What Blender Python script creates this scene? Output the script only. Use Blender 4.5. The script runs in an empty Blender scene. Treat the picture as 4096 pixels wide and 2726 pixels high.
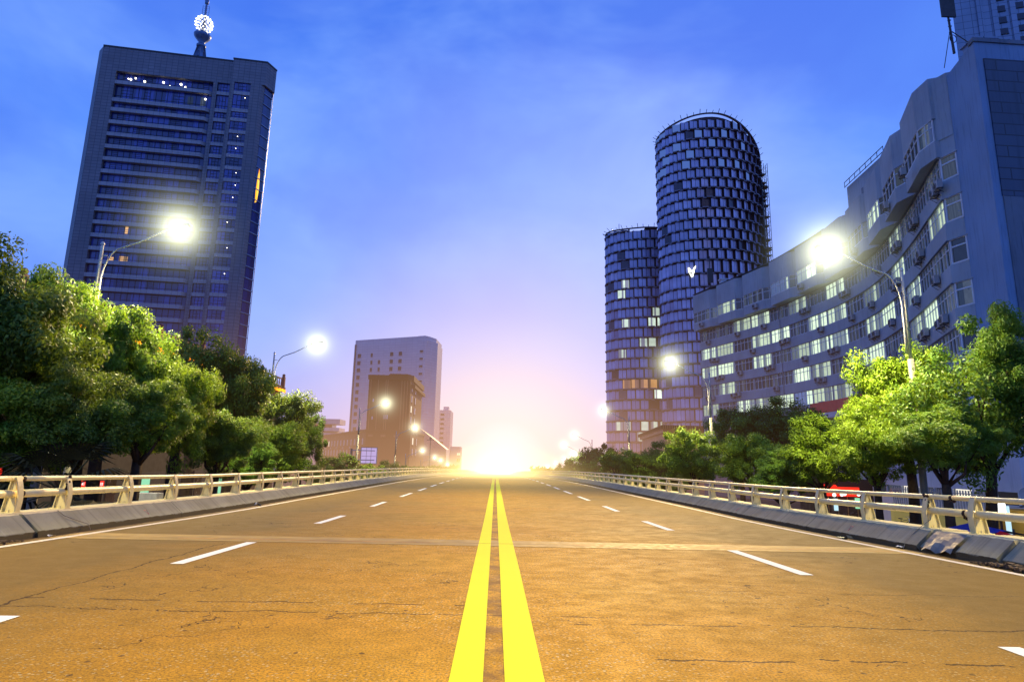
import bpy, math, random
import numpy as np
from mathutils import Vector, Matrix
random.seed(7); RNG = np.random.default_rng(7)
D = bpy.data; SC = bpy.context.scene; COL = SC.collection
pi = math.pi

# ------------------------------------------------------------------ helpers
class MB:
    """collects faces, builds one mesh object"""
    def __init__(s): s.v = []; s.f = []; s.m = []
    def face(s, pts, m=0):
        i = len(s.v); s.v += [tuple(p) for p in pts]; s.f.append(tuple(range(i, i+len(pts)))); s.m.append(m)
    def box(s, x0, x1, y0, y1, z0, z1, m=0):
        i = len(s.v)
        s.v += [(x0,y0,z0),(x1,y0,z0),(x1,y1,z0),(x0,y1,z0),(x0,y0,z1),(x1,y0,z1),(x1,y1,z1),(x0,y1,z1)]
        for q in ((0,3,2,1),(4,5,6,7),(0,1,5,4),(1,2,6,5),(2,3,7,6),(3,0,4,7)):
            s.f.append(tuple(i+k for k in q)); s.m.append(m)
    def prism(s, poly, z0, z1, m=0, top=None):
        """poly: ccw plan points; z1 may be a function of (x,y)"""
        n = len(poly); i = len(s.v)
        zt = (lambda p: z1(*p)) if callable(z1) else (lambda p: z1)
        s.v += [(p[0],p[1],z0) for p in poly] + [(p[0],p[1],zt(p)) for p in poly]
        for k in range(n):
            s.f.append((i+k, i+(k+1)%n, i+n+(k+1)%n, i+n+k)); s.m.append(m)
        s.f.append(tuple(i+n+k for k in range(n))); s.m.append(m if top is None else top)
        s.f.append(tuple(i+n-1-k for k in range(n))); s.m.append(m)
    def ext(s, prof, path, m=0, caps=True):
        """sweep a profile [(a,b)] through frames path [(origin, A, B)]"""
        n = len(prof); i = len(s.v)
        for (o, A, B) in path:
            s.v += [tuple(Vector(o)+Vector(A)*a+Vector(B)*b) for a, b in prof]
        for j in range(len(path)-1):
            for k in range(n):
                a = i+j*n+k; b = i+j*n+(k+1)%n
                s.f.append((a, b, b+n, a+n)); s.m.append(m)
        if caps:
            s.f.append(tuple(i+k for k in range(n))[::-1]); s.m.append(m)
            s.f.append(tuple(i+(len(path)-1)*n+k for k in range(n))); s.m.append(m)
    def tube(s, pts, rad, seg=8, m=0, caps=True):
        pts = [Vector(p) for p in pts]; path = []
        for k, p in enumerate(pts):
            d = (pts[min(k+1, len(pts)-1)] - pts[max(k-1, 0)]).normalized()
            ref = Vector((0,0,1)) if abs(d.z) < .9 else Vector((0,1,0))
            A = d.cross(ref).normalized(); B = A.cross(d).normalized()
            r = rad[k] if isinstance(rad, (list, tuple)) else rad
            path.append((p, A*r, B*r))
        s.ext([(math.cos(2*pi*k/seg), math.sin(2*pi*k/seg)) for k in range(seg)], path, m, caps)
    def lathe(s, prof, seg=20, o=(0,0,0), m=0):
        """prof [(r,z)]"""
        i = len(s.v)
        for r, z in prof:
            s.v += [(o[0]+r*math.cos(2*pi*k/seg), o[1]+r*math.sin(2*pi*k/seg), o[2]+z) for k in range(seg)]
        for j in range(len(prof)-1):
            for k in range(seg):
                a = i+j*seg+k; b = i+j*seg+(k+1)%seg
                s.f.append((a, b, b+seg, a+seg)); s.m.append(m)
    def ball(s, o, r, seg=8, rings=5, m=0):
        s.lathe([(r*math.sin(pi*j/rings)+1e-4, -r*math.cos(pi*j/rings)) for j in range(rings+1)], seg, o, m)
    def mesh(s, name, mats, smooth=False):
        me = D.meshes.new(name); me.from_pydata(s.v, [], s.f)
        for m in (mats if isinstance(mats, (list, tuple)) else [mats]): me.materials.append(m)
        me.polygons.foreach_set('material_index', s.m)
        if smooth: me.polygons.foreach_set('use_smooth', [True]*len(s.f))
        me.update(); return me
    def build(s, name, mats, parent=None, smooth=False, loc=(0,0,0), rz=0):
        return link(name, s.mesh(name, mats, smooth), parent, loc, rz)

def link(name, me, parent=None, loc=(0,0,0), rz=0):
    o = D.objects.new(name, me); COL.objects.link(o); o.parent = parent
    o.location = loc; o.rotation_euler = (0,0,rz); return o
def tag(o, label=None, cat=None, group=None, kind=None):
    for k, v in (('label', label), ('category', cat), ('group', group), ('kind', kind)):
        if v: o[k] = v
    return o
def thing(name, label, cat, loc=(0,0,0), rz=0, group=None):
    return tag(link(name, None, None, loc, rz), label, cat, group)
def copy_tree(o, parent=None):
    c = o.copy(); COL.objects.link(c); c.parent = parent
    for ch in list(o.children): copy_tree(ch, c)
    return c

# ------------------------------------------------------------------ materials
class NT:
    def __init__(s, t): s.t = t; s.t.nodes.clear()
    def n(s, typ, **kw):
        nd = s.t.nodes.new(typ)
        for k, v in kw.items():
            if k.startswith('_'): setattr(nd, k[1:], v)
            else:
                key = int(k[1:]) if k[0] == 'i' and k[1:].isdigit() else k.replace('__', ' ')
                if hasattr(v, 'is_output') or type(v).__name__.startswith('NodeSocket'): s.t.links.new(v, nd.inputs[key])
                else: nd.inputs[key].default_value = v
        return nd
    def l(s, a, b): s.t.links.new(a, b)
    def math(s, op, a, b=0, c=None, clamp=False):
        nd = s.t.nodes.new('ShaderNodeMath'); nd.operation = op; nd.use_clamp = clamp
        for k, v in enumerate((a, b, c)):
            if v is None: continue
            if isinstance(v, (int, float)): nd.inputs[k].default_value = v
            else: s.t.links.new(v, nd.inputs[k])
        return nd.outputs[0]
    def mix(s, f, a, b, blend='MIX'):
        nd = s.t.nodes.new('ShaderNodeMix'); nd.data_type = 'RGBA'; nd.blend_type = blend
        for k, v in ((0, f), (6, a), (7, b)):
            if isinstance(v, (int, float)): nd.inputs[k].default_value = v
            elif isinstance(v, (tuple, list)): nd.inputs[k].default_value = (*v[:3], 1)
            else: s.t.links.new(v, nd.inputs[k])
        return nd.outputs[2]
    def ramp(s, f, stops, interp='LINEAR'):
        nd = s.t.nodes.new('ShaderNodeValToRGB'); cr = nd.color_ramp; cr.interpolation = interp
        while len(cr.elements) < len(stops): cr.elements.new(.5)
        for e, (p, c) in zip(cr.elements, stops):
            e.position = p; e.color = (*c, 1) if isinstance(c, (tuple, list)) else (c, c, c, 1)
        s.t.links.new(f, nd.inputs[0]); return nd.outputs[0]
    def noise(s, vec, scale, detail=3, rough=.5, dist=0):
        return s.n('ShaderNodeTexNoise', Vector=vec, Scale=scale, Detail=detail, Roughness=rough, Distortion=dist).outputs[0]
    def vecmul(s, v, k):
        nd = s.t.nodes.new('ShaderNodeVectorMath'); nd.operation = 'MULTIPLY'
        s.t.links.new(v, nd.inputs[0]); nd.inputs[1].default_value = k; return nd.outputs[0]

def mat(name):
    m = D.materials.new(name); m.use_nodes = True
    g = NT(m.node_tree); out = g.n('ShaderNodeOutputMaterial'); return m, g, out
def principled(g, out, col, rough=.7, spec=.5, metal=0, bump=None, bstr=.3, bdist=.02, emit=None, estr=1):
    p = g.n('ShaderNodeBsdfPrincipled')
    for key, v in (('Base Color', col), ('Roughness', rough), ('Specular IOR Level', spec), ('Metallic', metal)):
        if isinstance(v, (int, float)): p.inputs[key].default_value = v
        elif isinstance(v, (tuple, list)): p.inputs[key].default_value = (*v[:3], 1)
        else: g.l(v, p.inputs[key])
    if bump is not None:
        b = g.n('ShaderNodeBump', Height=bump, Strength=bstr, Distance=bdist); g.l(b.outputs[0], p.inputs['Normal'])
    if emit is not None:
        if isinstance(emit, (tuple, list)): p.inputs['Emission Color'].default_value = (*emit, 1)
        else: g.l(emit, p.inputs['Emission Color'])
        if isinstance(estr, (int, float)): p.inputs['Emission Strength'].default_value = estr
        else: g.l(estr, p.inputs['Emission Strength'])
    g.l(p.outputs[0], out.inputs[0]); return p
def simple(name, col, rough=.7, spec=.4, metal=0, var=.25, scale=1.5, stain=0, bump=0):
    """painted or plain surface with weathering variation"""
    m, g, out = mat(name); tc = g.n('ShaderNodeTexCoord').outputs['Object']
    n1 = g.noise(tc, scale, 5, .6); f = g.ramp(n1, [(.3, 0.), (.7, 1.)])
    c = g.mix(f, tuple(k*(1-var) for k in col), tuple(min(1, k*(1+var*.5)) for k in col))
    if stain:
        n2 = g.noise(g.vecmul(tc, (3, 3, .25)), 1.6, 4, .65); fs = g.ramp(n2, [(.52, 0.), (.75, stain)])
        c = g.mix(fs, c, tuple(k*.35 for k in col))
    r = g.ramp(g.noise(tc, scale*4, 3), [(.3, max(0, rough-.12)), (.7, min(1, rough+.12))])
    principled(g, out, c, r, spec, metal, n1 if bump else None, bump, .01); return m
def emitter(name, col, strength):
    m, g, out = mat(name); e = g.n('ShaderNodeEmission', Color=(*col, 1), Strength=strength); g.l(e.outputs[0], out.inputs[0]); return m

# road profile: height of the deck against distance
RY = [-80,0,7,10,13,16,20,25,40,55,78,100,150,200,250,310,420,1600]
RZ = [.5,0,-.03,-.085,-.14,-.18,-.2,-.235,-.33,-.47,-.8,-1.17,-1.98,-2.98,-4.25,-5.9,-9.0,-39.]
def zr(y): return float(np.interp(y, RY, RZ))
def zg(y): return float(np.interp(y, [-60,0,60,110,220,320,600,1600,4000], [-2.6,-2.9,-3.1,-4.,-5.6,-6.8,-14.,-40.,-102.]))

# asphalt -----------------------------------------------------------
def make_asphalt():
    m, g, out = mat('asphalt'); tc = g.n('ShaderNodeTexCoord').outputs['Object']
    sep = g.n('ShaderNodeSeparateXYZ', Vector=tc); X, Y = sep.outputs[0], sep.outputs[1]
    big = g.noise(g.vecmul(tc, (.35, .6, 1)), .8, 4, .6)
    fine = g.noise(tc, 60, 4, .75)
    mid = g.noise(g.vecmul(tc, (1, 1.2, 1)), 3.1, 6, .7)
    c = g.mix(g.ramp(big, [(.3, 0.), (.72, 1.)]), (.66, .30, .008), (.88, .45, .012))
    c = g.mix(g.ramp(mid, [(.3, .45), (.6, 0.)]), c, (.25, .13, .015))
    # aggregate showing through in worn stretches
    vo = g.n('ShaderNodeTexVoronoi', Vector=g.vecmul(tc, (1., 1.35, 1)), Scale=34.0, Randomness=1.0)
    cell = g.n('ShaderNodeSeparateColor', Color=vo.outputs['Color']).outputs[0]
    sp = g.math('MULTIPLY', g.math('LESS_THAN', vo.outputs['Distance'], .34), g.math('GREATER_THAN', cell, .66))
    wear = g.ramp(g.noise(g.vecmul(tc, (.5, .8, 1)), .9, 3), [(.4, .12), (.6, 1.)])
    c = g.mix(g.math('MULTIPLY', sp, wear), c, (.82, .62, .27))
    c = g.mix(g.ramp(fine, [(.38, .8), (.55, 0.)]), c, (.13, .07, .012))
    pits = g.n('ShaderNodeTexVoronoi', Vector=tc, Scale=9.0); pc = g.n('ShaderNodeSeparateColor', Color=pits.outputs['Color']).outputs[1]
    pit = g.math('MULTIPLY', g.math('LESS_THAN', pits.outputs['Distance'], .16), g.math('GREATER_THAN', pc, .86))
    c = g.mix(g.math('MULTIPLY', pit, .8), c, (.07, .03, .01))
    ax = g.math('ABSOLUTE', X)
    c = g.mix(g.ramp(g.math('ADD', g.math('MULTIPLY', ax, .14), g.math('MULTIPLY', g.math('SUBTRACT', big, .5), .6)), [(.08, 0.), (.62, .9)]), c, (.165, .105, .025))  # glow along the road centre put into the colour: sides mixed darker
    # darker dirt toward the gutters
    gut = g.math('MULTIPLY', g.math('SUBTRACT', ax, 6.22), 5.0, clamp=True)
    gut = g.math('MULTIPLY', gut, g.ramp(g.noise(tc, 2.5, 4), [(.3, .5), (.6, 1.)]))
    c = g.mix(gut, c, (.085, .045, .02))
    # grime between the yellow lines
    ly = g.math('LESS_THAN', g.math('ABSOLUTE', g.math('SUBTRACT', X, .03)), .07)
    c = g.mix(g.math('MULTIPLY', ly, g.ramp(g.noise(g.vecmul(tc, (1, 1, 1)), 3.4, 3), [(.45, 0.), (.6, .75)])), c, (.2, .095, .025))
    # cracks: a few transverse ones, one along the lane line and a fine net
    wob = g.noise(g.vecmul(tc, (.5, 0, 0)), 1.4, 6, .7); wob2 = g.noise(tc, 1.7, 5, .7)
    cr = None
    for (y0, amp, w, x0, x1) in ((5.0, .5, .010, -9, 1.0), (5.32, .35, .012, -4.4, .2), (4.78, .5, .011, .6, 9), (3.95, .5, .013, .9, 3.2), (6.05, .5, .007, 1.5, 9)):
        d = g.math('ABSOLUTE', g.math('SUBTRACT', g.math('SUBTRACT', Y, y0), g.math('MULTIPLY', g.math('SUBTRACT', wob, .5), amp)))
        k = g.math('MULTIPLY', g.math('LESS_THAN', d, g.math('MULTIPLY', wob2, w*2)), g.math('GREATER_THAN', g.noise(g.vecmul(tc, (1.1, .3, 1)), 1.3, 5, .75), .47))
        k = g.math('MULTIPLY', k, g.math('MULTIPLY', g.math('GREATER_THAN', X, x0), g.math('LESS_THAN', X, x1)))
        cr = k if cr is None else g.math('MAXIMUM', cr, k)
    d = g.math('ABSOLUTE', g.math('ADD', g.math('ADD', X, 3.72), g.math('MULTIPLY', g.math('SUBTRACT', wob2, .5), .3)))
    k = g.math('MULTIPLY', g.math('LESS_THAN', d, .011), g.math('LESS_THAN', Y, 9.0)); cr = g.math('MAXIMUM', cr, k)
    net = g.n('ShaderNodeTexVoronoi', _feature='DISTANCE_TO_EDGE', Vector=g.n('ShaderNodeVectorMath', _operation='ADD', i0=tc, i1=g.n('ShaderNodeTexNoise', Vector=tc, Scale=2.0, Detail=4.0).outputs[1]).outputs[0], Scale=.9)
    k = g.math('MULTIPLY', g.math('LESS_THAN', net.outputs[0], .0045), g.math('GREATER_THAN', g.noise(tc, .55, 2), .56)); cr = g.math('MAXIMUM', cr, k)
    c = g.mix(g.math('MULTIPLY', cr, .85), c, (.035, .015, .006))
    h = g.math('ADD', g.math('MULTIPLY', fine, .6), g.math('SUBTRACT', g.math('MULTIPLY', sp, .35), g.math('MULTIPLY', cr, 1.2)))
    principled(g, out, c, g.ramp(mid, [(.3, .85), (.7, .65)]), .14, 0, h, .5, .012); return m
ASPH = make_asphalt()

def make_paint(name, col, worn):
    m, g, out = mat(name); tc = g.n('ShaderNodeTexCoord').outputs['Object']
    n = g.noise(tc, 55, 4, .7); n2 = g.noise(tc, 2.5, 4, .6)
    c = g.mix(g.ramp(n2, [(.3, 0.), (.8, .18)]), col, tuple(k*.8 for k in col))
    c = g.mix(g.ramp(g.math('ADD', n, g.math('MULTIPLY', n2, .35)), [(.3, worn), (.46, 0.)]), c, (.35, .19, .05))
    principled(g, out, c, .8, .1, 0, n, .3, .004); return m
YEL = make_paint('yellow_road_paint', (.98, .92, .03), .2)
WHT = make_paint('white_road_paint', (.95, .92, .72), .3)
WHTW = make_paint('worn_white_road_paint', (.78, .68, .50), .8)
PATCH = simple('joint_concrete', (.40, .24, .04), .7, var=.3, scale=3, bump=.3)

# barrier concrete --------------------------------------------------
def make_barrier():
    m, g, out = mat('barrier_concrete'); tc = g.n('ShaderNodeTexCoord').outputs['Object']
    z = g.n('ShaderNodeSeparateXYZ', Vector=g.n('ShaderNodeUVMap').outputs[0]).outputs[1]
    n = g.noise(tc, 1.2, 5, .6)
    c = g.mix(g.ramp(n, [(.3, 0.), (.7, 1.)]), (.20, .19, .11), (.31, .30, .19))
    st = g.noise(g.vecmul(tc, (0, 5, .0)), 1.0, 4, .8)
    c = g.mix(g.ramp(st, [(.5, 0.), (.62, .45)]), c, (.10, .09, .06))
    c = g.mix(g.ramp(st, [(.3, .35), (.42, 0.)]), c, (.42, .43, .36))
    c = g.mix(g.ramp(g.noise(tc, 14, 5, .8), [(.6, 0.), (.72, .4)]), c, (.12, .1, .07))
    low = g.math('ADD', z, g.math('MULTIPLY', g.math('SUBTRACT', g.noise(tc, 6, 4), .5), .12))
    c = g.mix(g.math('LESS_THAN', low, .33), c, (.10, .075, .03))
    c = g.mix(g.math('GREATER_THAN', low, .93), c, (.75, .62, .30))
    principled(g, out, c, .8, .3, 0, g.noise(tc, 25, 5, .7), .5, .01); return m
BARR = make_barrier()
CREAM = simple('cream_rail_paint', (.98, .80, .34), .35, .5, var=.10, scale=3, stain=.18)
RUST = simple('dark_rust', (.05, .025, .012), .9, var=.5, scale=12)
POLEM = simple('galvanised_pole', (.50, .50, .47), .4, .6, .3, var=.12, scale=3)
POLED = simple('pole_base_paint', (.22, .21, .16), .5, .5, var=.2, scale=3)

def tiles(name, c1, c2, mortar, w, h, rough=.6, scale=1, msize=.015, spec=.5, offset=.0, var=.15, stain=.0):
    """stone or metal panels, in the object's own metres (uses UV: u metres along, v metres up)"""
    m, g, out = mat(name); uv = g.n('ShaderNodeUVMap').outputs[0]; tc = g.n('ShaderNodeTexCoord').outputs['Object']
    b = g.n('ShaderNodeTexBrick', _offset=offset, _squash=1.0, Vector=uv, Color1=(*c1, 1), Color2=(*c2, 1), Mortar=(*mortar, 1), Scale=1.0)
    b.inputs['Brick Width'].default_value = w; b.inputs['Row Height'].default_value = h; b.inputs['Mortar Size'].default_value = msize; b.inputs['Mortar Smooth'].default_value = .1
    n = g.noise(tc, .12, 4, .6)
    c = g.mix(g.ramp(n, [(.3, var*2), (.7, 0.)]), b.outputs[0], tuple(k*.55 for k in c1))
    if stain:
        n2 = g.noise(g.vecmul(uv, (2.2, .12, 1)), 1.0, 4, .7); c = g.mix(g.ramp(n2, [(.5, 0.), (.68, stain)]), c, tuple(k*.3 for k in c1))
    principled(g, out, c, rough, spec, 0, b.outputs[1], -.2, .02); return m
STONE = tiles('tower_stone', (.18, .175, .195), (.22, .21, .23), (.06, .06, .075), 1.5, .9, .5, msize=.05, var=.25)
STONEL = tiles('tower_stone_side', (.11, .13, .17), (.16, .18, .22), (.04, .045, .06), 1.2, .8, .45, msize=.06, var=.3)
BAND = tiles('tower_spandrel', (.34, .33, .35), (.40, .38, .39), (.16, .15, .17), 1.5, 2., .5, msize=.04, var=.15)
CLAD = tiles('blue_panel', (.22, .30, .42), (.27, .35, .48), (.03, .04, .07), 1.9, 1.8, .3, msize=.05, var=.2)
PALE = tiles('pale_tile_wall', (.86, .74, .72), (.92, .80, .77), (.70, .60, .58), 3., 1.2, .7, msize=.05, var=.12)
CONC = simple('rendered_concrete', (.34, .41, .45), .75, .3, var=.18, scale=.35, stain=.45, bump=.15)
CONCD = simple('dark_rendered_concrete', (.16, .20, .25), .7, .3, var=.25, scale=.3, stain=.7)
PANELD = tiles('dark_end_cladding', (.04, .07, .13), (.05, .085, .155), (.008, .01, .02), 3.0, .82, .4, msize=.05, offset=.5, var=.3, stain=.6)
BROWN = simple('brown_facade', (.06, .02, .006), .7, .3, var=.2, scale=.2, stain=.3)
BROWN2 = simple('brown_trim', (.32, .16, .07), .6, .3, var=.2, scale=.3)
DARK = simple('dark_metal', (.02, .02, .025), .5, .5, var=.2)
WFRAME = simple('white_window_frame', (.62, .66, .68), .4, .5, var=.08)
ACW = simple('air_conditioner_casing', (.36, .37, .36), .5, .4, var=.2, scale=4, stain=.4)
REDM = simple('red_fascia', (.62, .012, .02), .4, .5, var=.1)
WHITEW = simple('white_render', (.62, .63, .66), .7, .3, var=.12, scale=.4, stain=.3)
YELW = simple('yellow_wall_paint', (.72, .60, .16), .7, .3, var=.12, scale=.5, stain=.2)
ORNW = simple('ochre_wall_paint', (.45, .24, .03), .7, .3, var=.12, scale=.5)
GRND = simple('ground_paving', (.05, .042, .035), .85, .3, var=.3, scale=.3)

def glass_mat(name, tint, cellw, var, mull=None, rough=.08, rcol=None):
    """dark reflecting glazing with blinds and rooms showing differently from pane to pane (UV metres)"""
    m, g, out = mat(name); uv = g.n('ShaderNodeUVMap').outputs[0]
    r = g.n('ShaderNodeObjectInfo').outputs['Random']
    sep = g.n('ShaderNodeSeparateXYZ', Vector=uv)
    cx = g.math('FLOOR', g.math('DIVIDE', sep.outputs[0], cellw))
    wn = g.n('ShaderNodeTexWhiteNoise', _noise_dimensions='2D', Vector=g.n('ShaderNodeCombineXYZ', X=cx, Y=g.math('MULTIPLY', r, 91.7)).outputs[0])
    v = wn.outputs[0]
    c = g.mix(g.ramp(v, [(0., 0.), (.62, .25), (.66, .9), (1., 1.)]), tint, tuple(k*var for k in tint))
    fold = g.noise(g.vecmul(uv, (14, .4, 1)), 1.0, 2); c = g.mix(g.math('MULTIPLY', g.ramp(fold, [(.4, 0.), (.6, .6)]), g.math('GREATER_THAN', v, .66)), c, tint)
    principled(g, out, c, rough, .9, 0); return m
GLASST = glass_mat('tower_glass', (.016, .022, .10), 1.55, 4.5)
GLASSD = glass_mat('dark_window_glass', (.03, .035, .05), .75, 4.0, rough=.15)
PANEL_G = None
def lit_mat(name, col, strength, curtain, cw=.8, thresh=.55):
    m, g, out = mat(name); uv = g.n('ShaderNodeUVMap').outputs[0]
    r = g.n('ShaderNodeObjectInfo').outputs['Random']; sep = g.n('ShaderNodeSeparateXYZ', Vector=uv)
    cx = g.math('FLOOR', g.math('DIVIDE', g.math('ADD', sep.outputs[0], g.math('MULTIPLY', r, .4)), cw))
    v = g.n('ShaderNodeTexWhiteNoise', _noise_dimensions='2D', Vector=g.n('ShaderNodeCombineXYZ', X=cx, Y=g.math('MULTIPLY', r, 57.3)).outputs[0]).outputs[0]
    n = g.noise(g.vecmul(uv, (1.2, .9, 1)), 1.3, 4, .65); n = g.math('ADD', n, g.math('MULTIPLY', r, .001))
    fold = g.noise(g.vecmul(uv, (16, .3, 1)), 1.0, 2)
    c = g.mix(g.ramp(n, [(.35, .45), (.6, 0.)]), col, tuple(k*.45 for k in col))
    cur = g.math('GREATER_THAN', v, thresh)
    c = g.mix(g.math('MULTIPLY', cur, .9), c, g.mix(g.ramp(fold, [(.35, 0.), (.65, 1.)]), curtain, tuple(k*.35 for k in curtain)))
    e = g.n('ShaderNodeEmission', Color=c, Strength=g.math('MULTIPLY', g.math('ADD', g.math('MULTIPLY', r, .75), .45), strength)); gl = g.n('ShaderNodeBsdfGlossy', Roughness=.1, Color=(.5, .5, .5, 1))
    mx = g.n('ShaderNodeMixShader', i0=.12, i1=e.outputs[0], i2=gl.outputs[0]); g.l(mx.outputs[0], out.inputs[0]); return m
LIT = lit_mat('lit_room_window', (.80, 1., .72), 1.25, (.16, .22, .30), .82, .62)
LITB = lit_mat('lit_window_blue_curtain', (.75, .95, .72), 1.15, (.02, .07, .40), .82, .42)
DIM = lit_mat('dim_window', (.10, .13, .18), .8, (.03, .05, .09), .8, .4)
DRK = lit_mat('unlit_window', (.022, .03, .055), .8, (.10, .13, .17), .8, .58)
ORG = lit_mat('warm_lit_window', (1., .55, .22), 1.1, (.35, .2, .06), .9, .7)
SPOT = emitter('room_spot', (1, .93, .72), 7)

# ------------------------------------------------------------------ uv helper (metres along, metres up)
def uvbox(o):
    me = o.data; me.uv_layers.new(name='UVMap'); uvl = me.uv_layers[0].data
    for p in me.polygons:
        n = p.normal
        t = Vector((-n.y, n.x, 0))
        t = t.normalized() if t.length > .05 else Vector((1, 0, 0))
        up = n.cross(t) if abs(n.z) > .9 else Vector((0, 0, 1))
        for li in p.loop_indices:
            c = me.vertices[me.loops[li].vertex_index].co
            uvl[li].uv = (c.dot(t), c.dot(up))
    return o

# ------------------------------------------------------------------ ground and road
ys = [-80,-60,-40,-20,-10] + list(np.arange(0, 60, 1.)) + list(np.arange(60, 320, 4.)) + [330,360,420,600,1000,1600]
def strip(name, x0, x1, dz, y0, y1, m, kind='structure', parent=None):
    mb = MB(); yy = [y0]+[y for y in ys if y0 < y < y1]+[y1]
    for a, b in zip(yy, yy[1:]): mb.face([(x0,a,zr(a)+dz),(x1,a,zr(a)+dz),(x1,b,zr(b)+dz),(x0,b,zr(b)+dz)])
    return tag(mb.build(name, m, parent), kind=kind)
gb = MB(); gy = [-200,-60,0,60,110,220,320,600,1600,4000]
for a, b in zip(gy, gy[1:]):
    for x0, x1 in ((-3000,-300),(-300,0),(0,300),(300,3000)):
        gb.face([(x0,a,zg(a)),(x1,a,zg(a)),(x1,b,zg(b)),(x0,b,zg(b))])
tag(gb.build('ground', GRND), kind='structure')
rb = MB(); yy = ys
for a, b in zip(yy, yy[1:]):
    rb.face([(-6.62,a,zr(a)),(6.62,a,zr(a)),(6.62,b,zr(b)),(-6.62,b,zr(b))])
    rb.face([(-7.3,a,zr(a)-.02),(-7.3,b,zr(b)-.02),(-7.3,b,zr(b)-.7),(-7.3,a,zr(a)-.7)]); rb.face([(7.3,a,zr(a)-.02),(7.3,a,zr(a)-.7),(7.3,b,zr(b)-.7),(7.3,b,zr(b)-.02)])
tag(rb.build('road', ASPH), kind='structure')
def marking(name, x0, x1, y0, y1, m, label, dz=.004):
    o = strip(name, x0, x1, dz, y0, y1, m); return o
marking('yellow_centre_line', -.217, -.037, -20, 330, YEL, '')
marking('yellow_centre_line', .079, .292, -20, 330, YEL, '')
marking('edge_line', -6.17, -6.05, -20, 330, WHTW, ''); marking('edge_line', 6.05, 6.17, -20, 330, WHTW, '')
for k in range(-2, 44):
    y0 = 7.05+5.36*k; ln = 2.1 if k < 3 else 2.9
    if k < 0: y0 += .95
    marking('lane_dash', -3.47, -3.33, y0, y0+ln, WHT, ''); yr = y0-(.5 if k < 0 else 0); marking('lane_dash', 3.38, 3.53, yr, yr+ln+.1, WHT, '')
strip('expansion_joint_strip', -6.3, 6.3, .0035, 9.22, 9.98, PATCH)
JLINE = simple('rusty_joint_steel', (.62, .27, .02), .6, var=.5, scale=5)
strip('expansion_joint_steel', -4.6, -.9, .006, 9.47, 9.52, JLINE); strip('expansion_joint_steel', 1.2, 6.0, .006, 9.47, 9.52, JLINE)
strip('expansion_joint_gap', -6.3, 6.3, .0055, 9.53, 9.545, RUST)

# side roads at ground level
SIDE = simple('side_road_surface', (.035, .03, .027), .8, var=.3, scale=.5)
for sx in (-1, 1):
    mb = MB()
    for a, b in zip(gy[1:8], gy[2:8]):
        x0, x1 = sorted((sx*18., sx*27.)); mb.face([(x0,a,zg(a)+.02),(x1,a,zg(a)+.02),(x1,b,zg(b)+.02),(x0,b,zg(b)+.02)])
    tag(mb.build('side_road', SIDE), kind='structure')

# ------------------------------------------------------------------ concrete barriers
def barrier(sx):
    side = 'left' if sx < 0 else 'right'
    root = thing('concrete_barrier', 'low grey sloped concrete barrier along the %s edge of the road' % side, 'barrier', group='concrete barriers along the road')
    prof = [(6.44,-.15,0.),(6.45,.085,.34),(6.70,.30,.9),(6.72,.315,.97),(7.28,.315,1.),(7.30,-.6,1.)]
    def seg(y0, y1, shift=0., drop=0.):
        yy = [y0]+[y for y in ys if y0 < y < y1]+[y1]; v = []; f = []; uv = []
        for y in yy:
            for (x, z, t) in prof: v.append((sx*(x+shift), y, zr(y)+z-drop)); uv.append((y, t))
        n = len(prof)
        for j in range(len(yy)-1):
            for k in range(n-1):
                a = j*n+k; q = (a, a+1, a+1+n, a+n); f.append(q if sx < 0 else q[::-1])
        e = tuple(range(n)); f.append(e if sx > 0 else e[::-1]); e = tuple((len(yy)-1)*n+k for k in range(n)); f.append(e[::-1] if sx > 0 else e)
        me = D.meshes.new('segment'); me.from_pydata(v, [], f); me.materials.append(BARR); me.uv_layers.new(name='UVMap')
        for li, lp in enumerate(me.loops): me.uv_layers[0].data[li].uv = uv[lp.vertex_index]
        me.update(); return link('segment', me, root)
    if sx < 0: cuts = [-30, 6.2, 8.72, 9.0-.02, 9.42, 10.06]
    else: cuts = [-30, 5.5, 8.05, 8.62, 9.2, 9.3]
    if sx < 0:
        seg(-30, 8.40, .03, .01); seg(8.42, 9.20, .0, .0); seg(9.24, 9.96, -.02, -.004); y = 9.965
    else:
        seg(-30, 8.05, .02, .0); seg(8.09, 8.80, -.02, -.01); seg(8.83, 9.62, .03, .015); y = 9.66
    L = 3.4
    while y < 60: seg(y, y+L-.012); y += L
    seg(y, 330)
    # red inspection triangles
    for yy_ in ((9.45, 12.2) if sx < 0 else (9.4, 11.6, 17.)):
        mb = MB(); c = Vector((sx*6.545, yy_, zr(yy_)+.16)); A = Vector((0,1,0))*.045; B = Vector((sx*.25, 0, .215)).normalized()*.06; N = Vector((-sx*.65, 0, .75))*.004
        P = [c+N-A+B, c+N+A+B, c+N-B]
        for i in range(3): mb.tube([P[i], P[(i+1)%3]], .004, 4)
        mb.build('inspection_mark', REDM, root)
    return root
barrier(-1); barrier(1)

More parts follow.
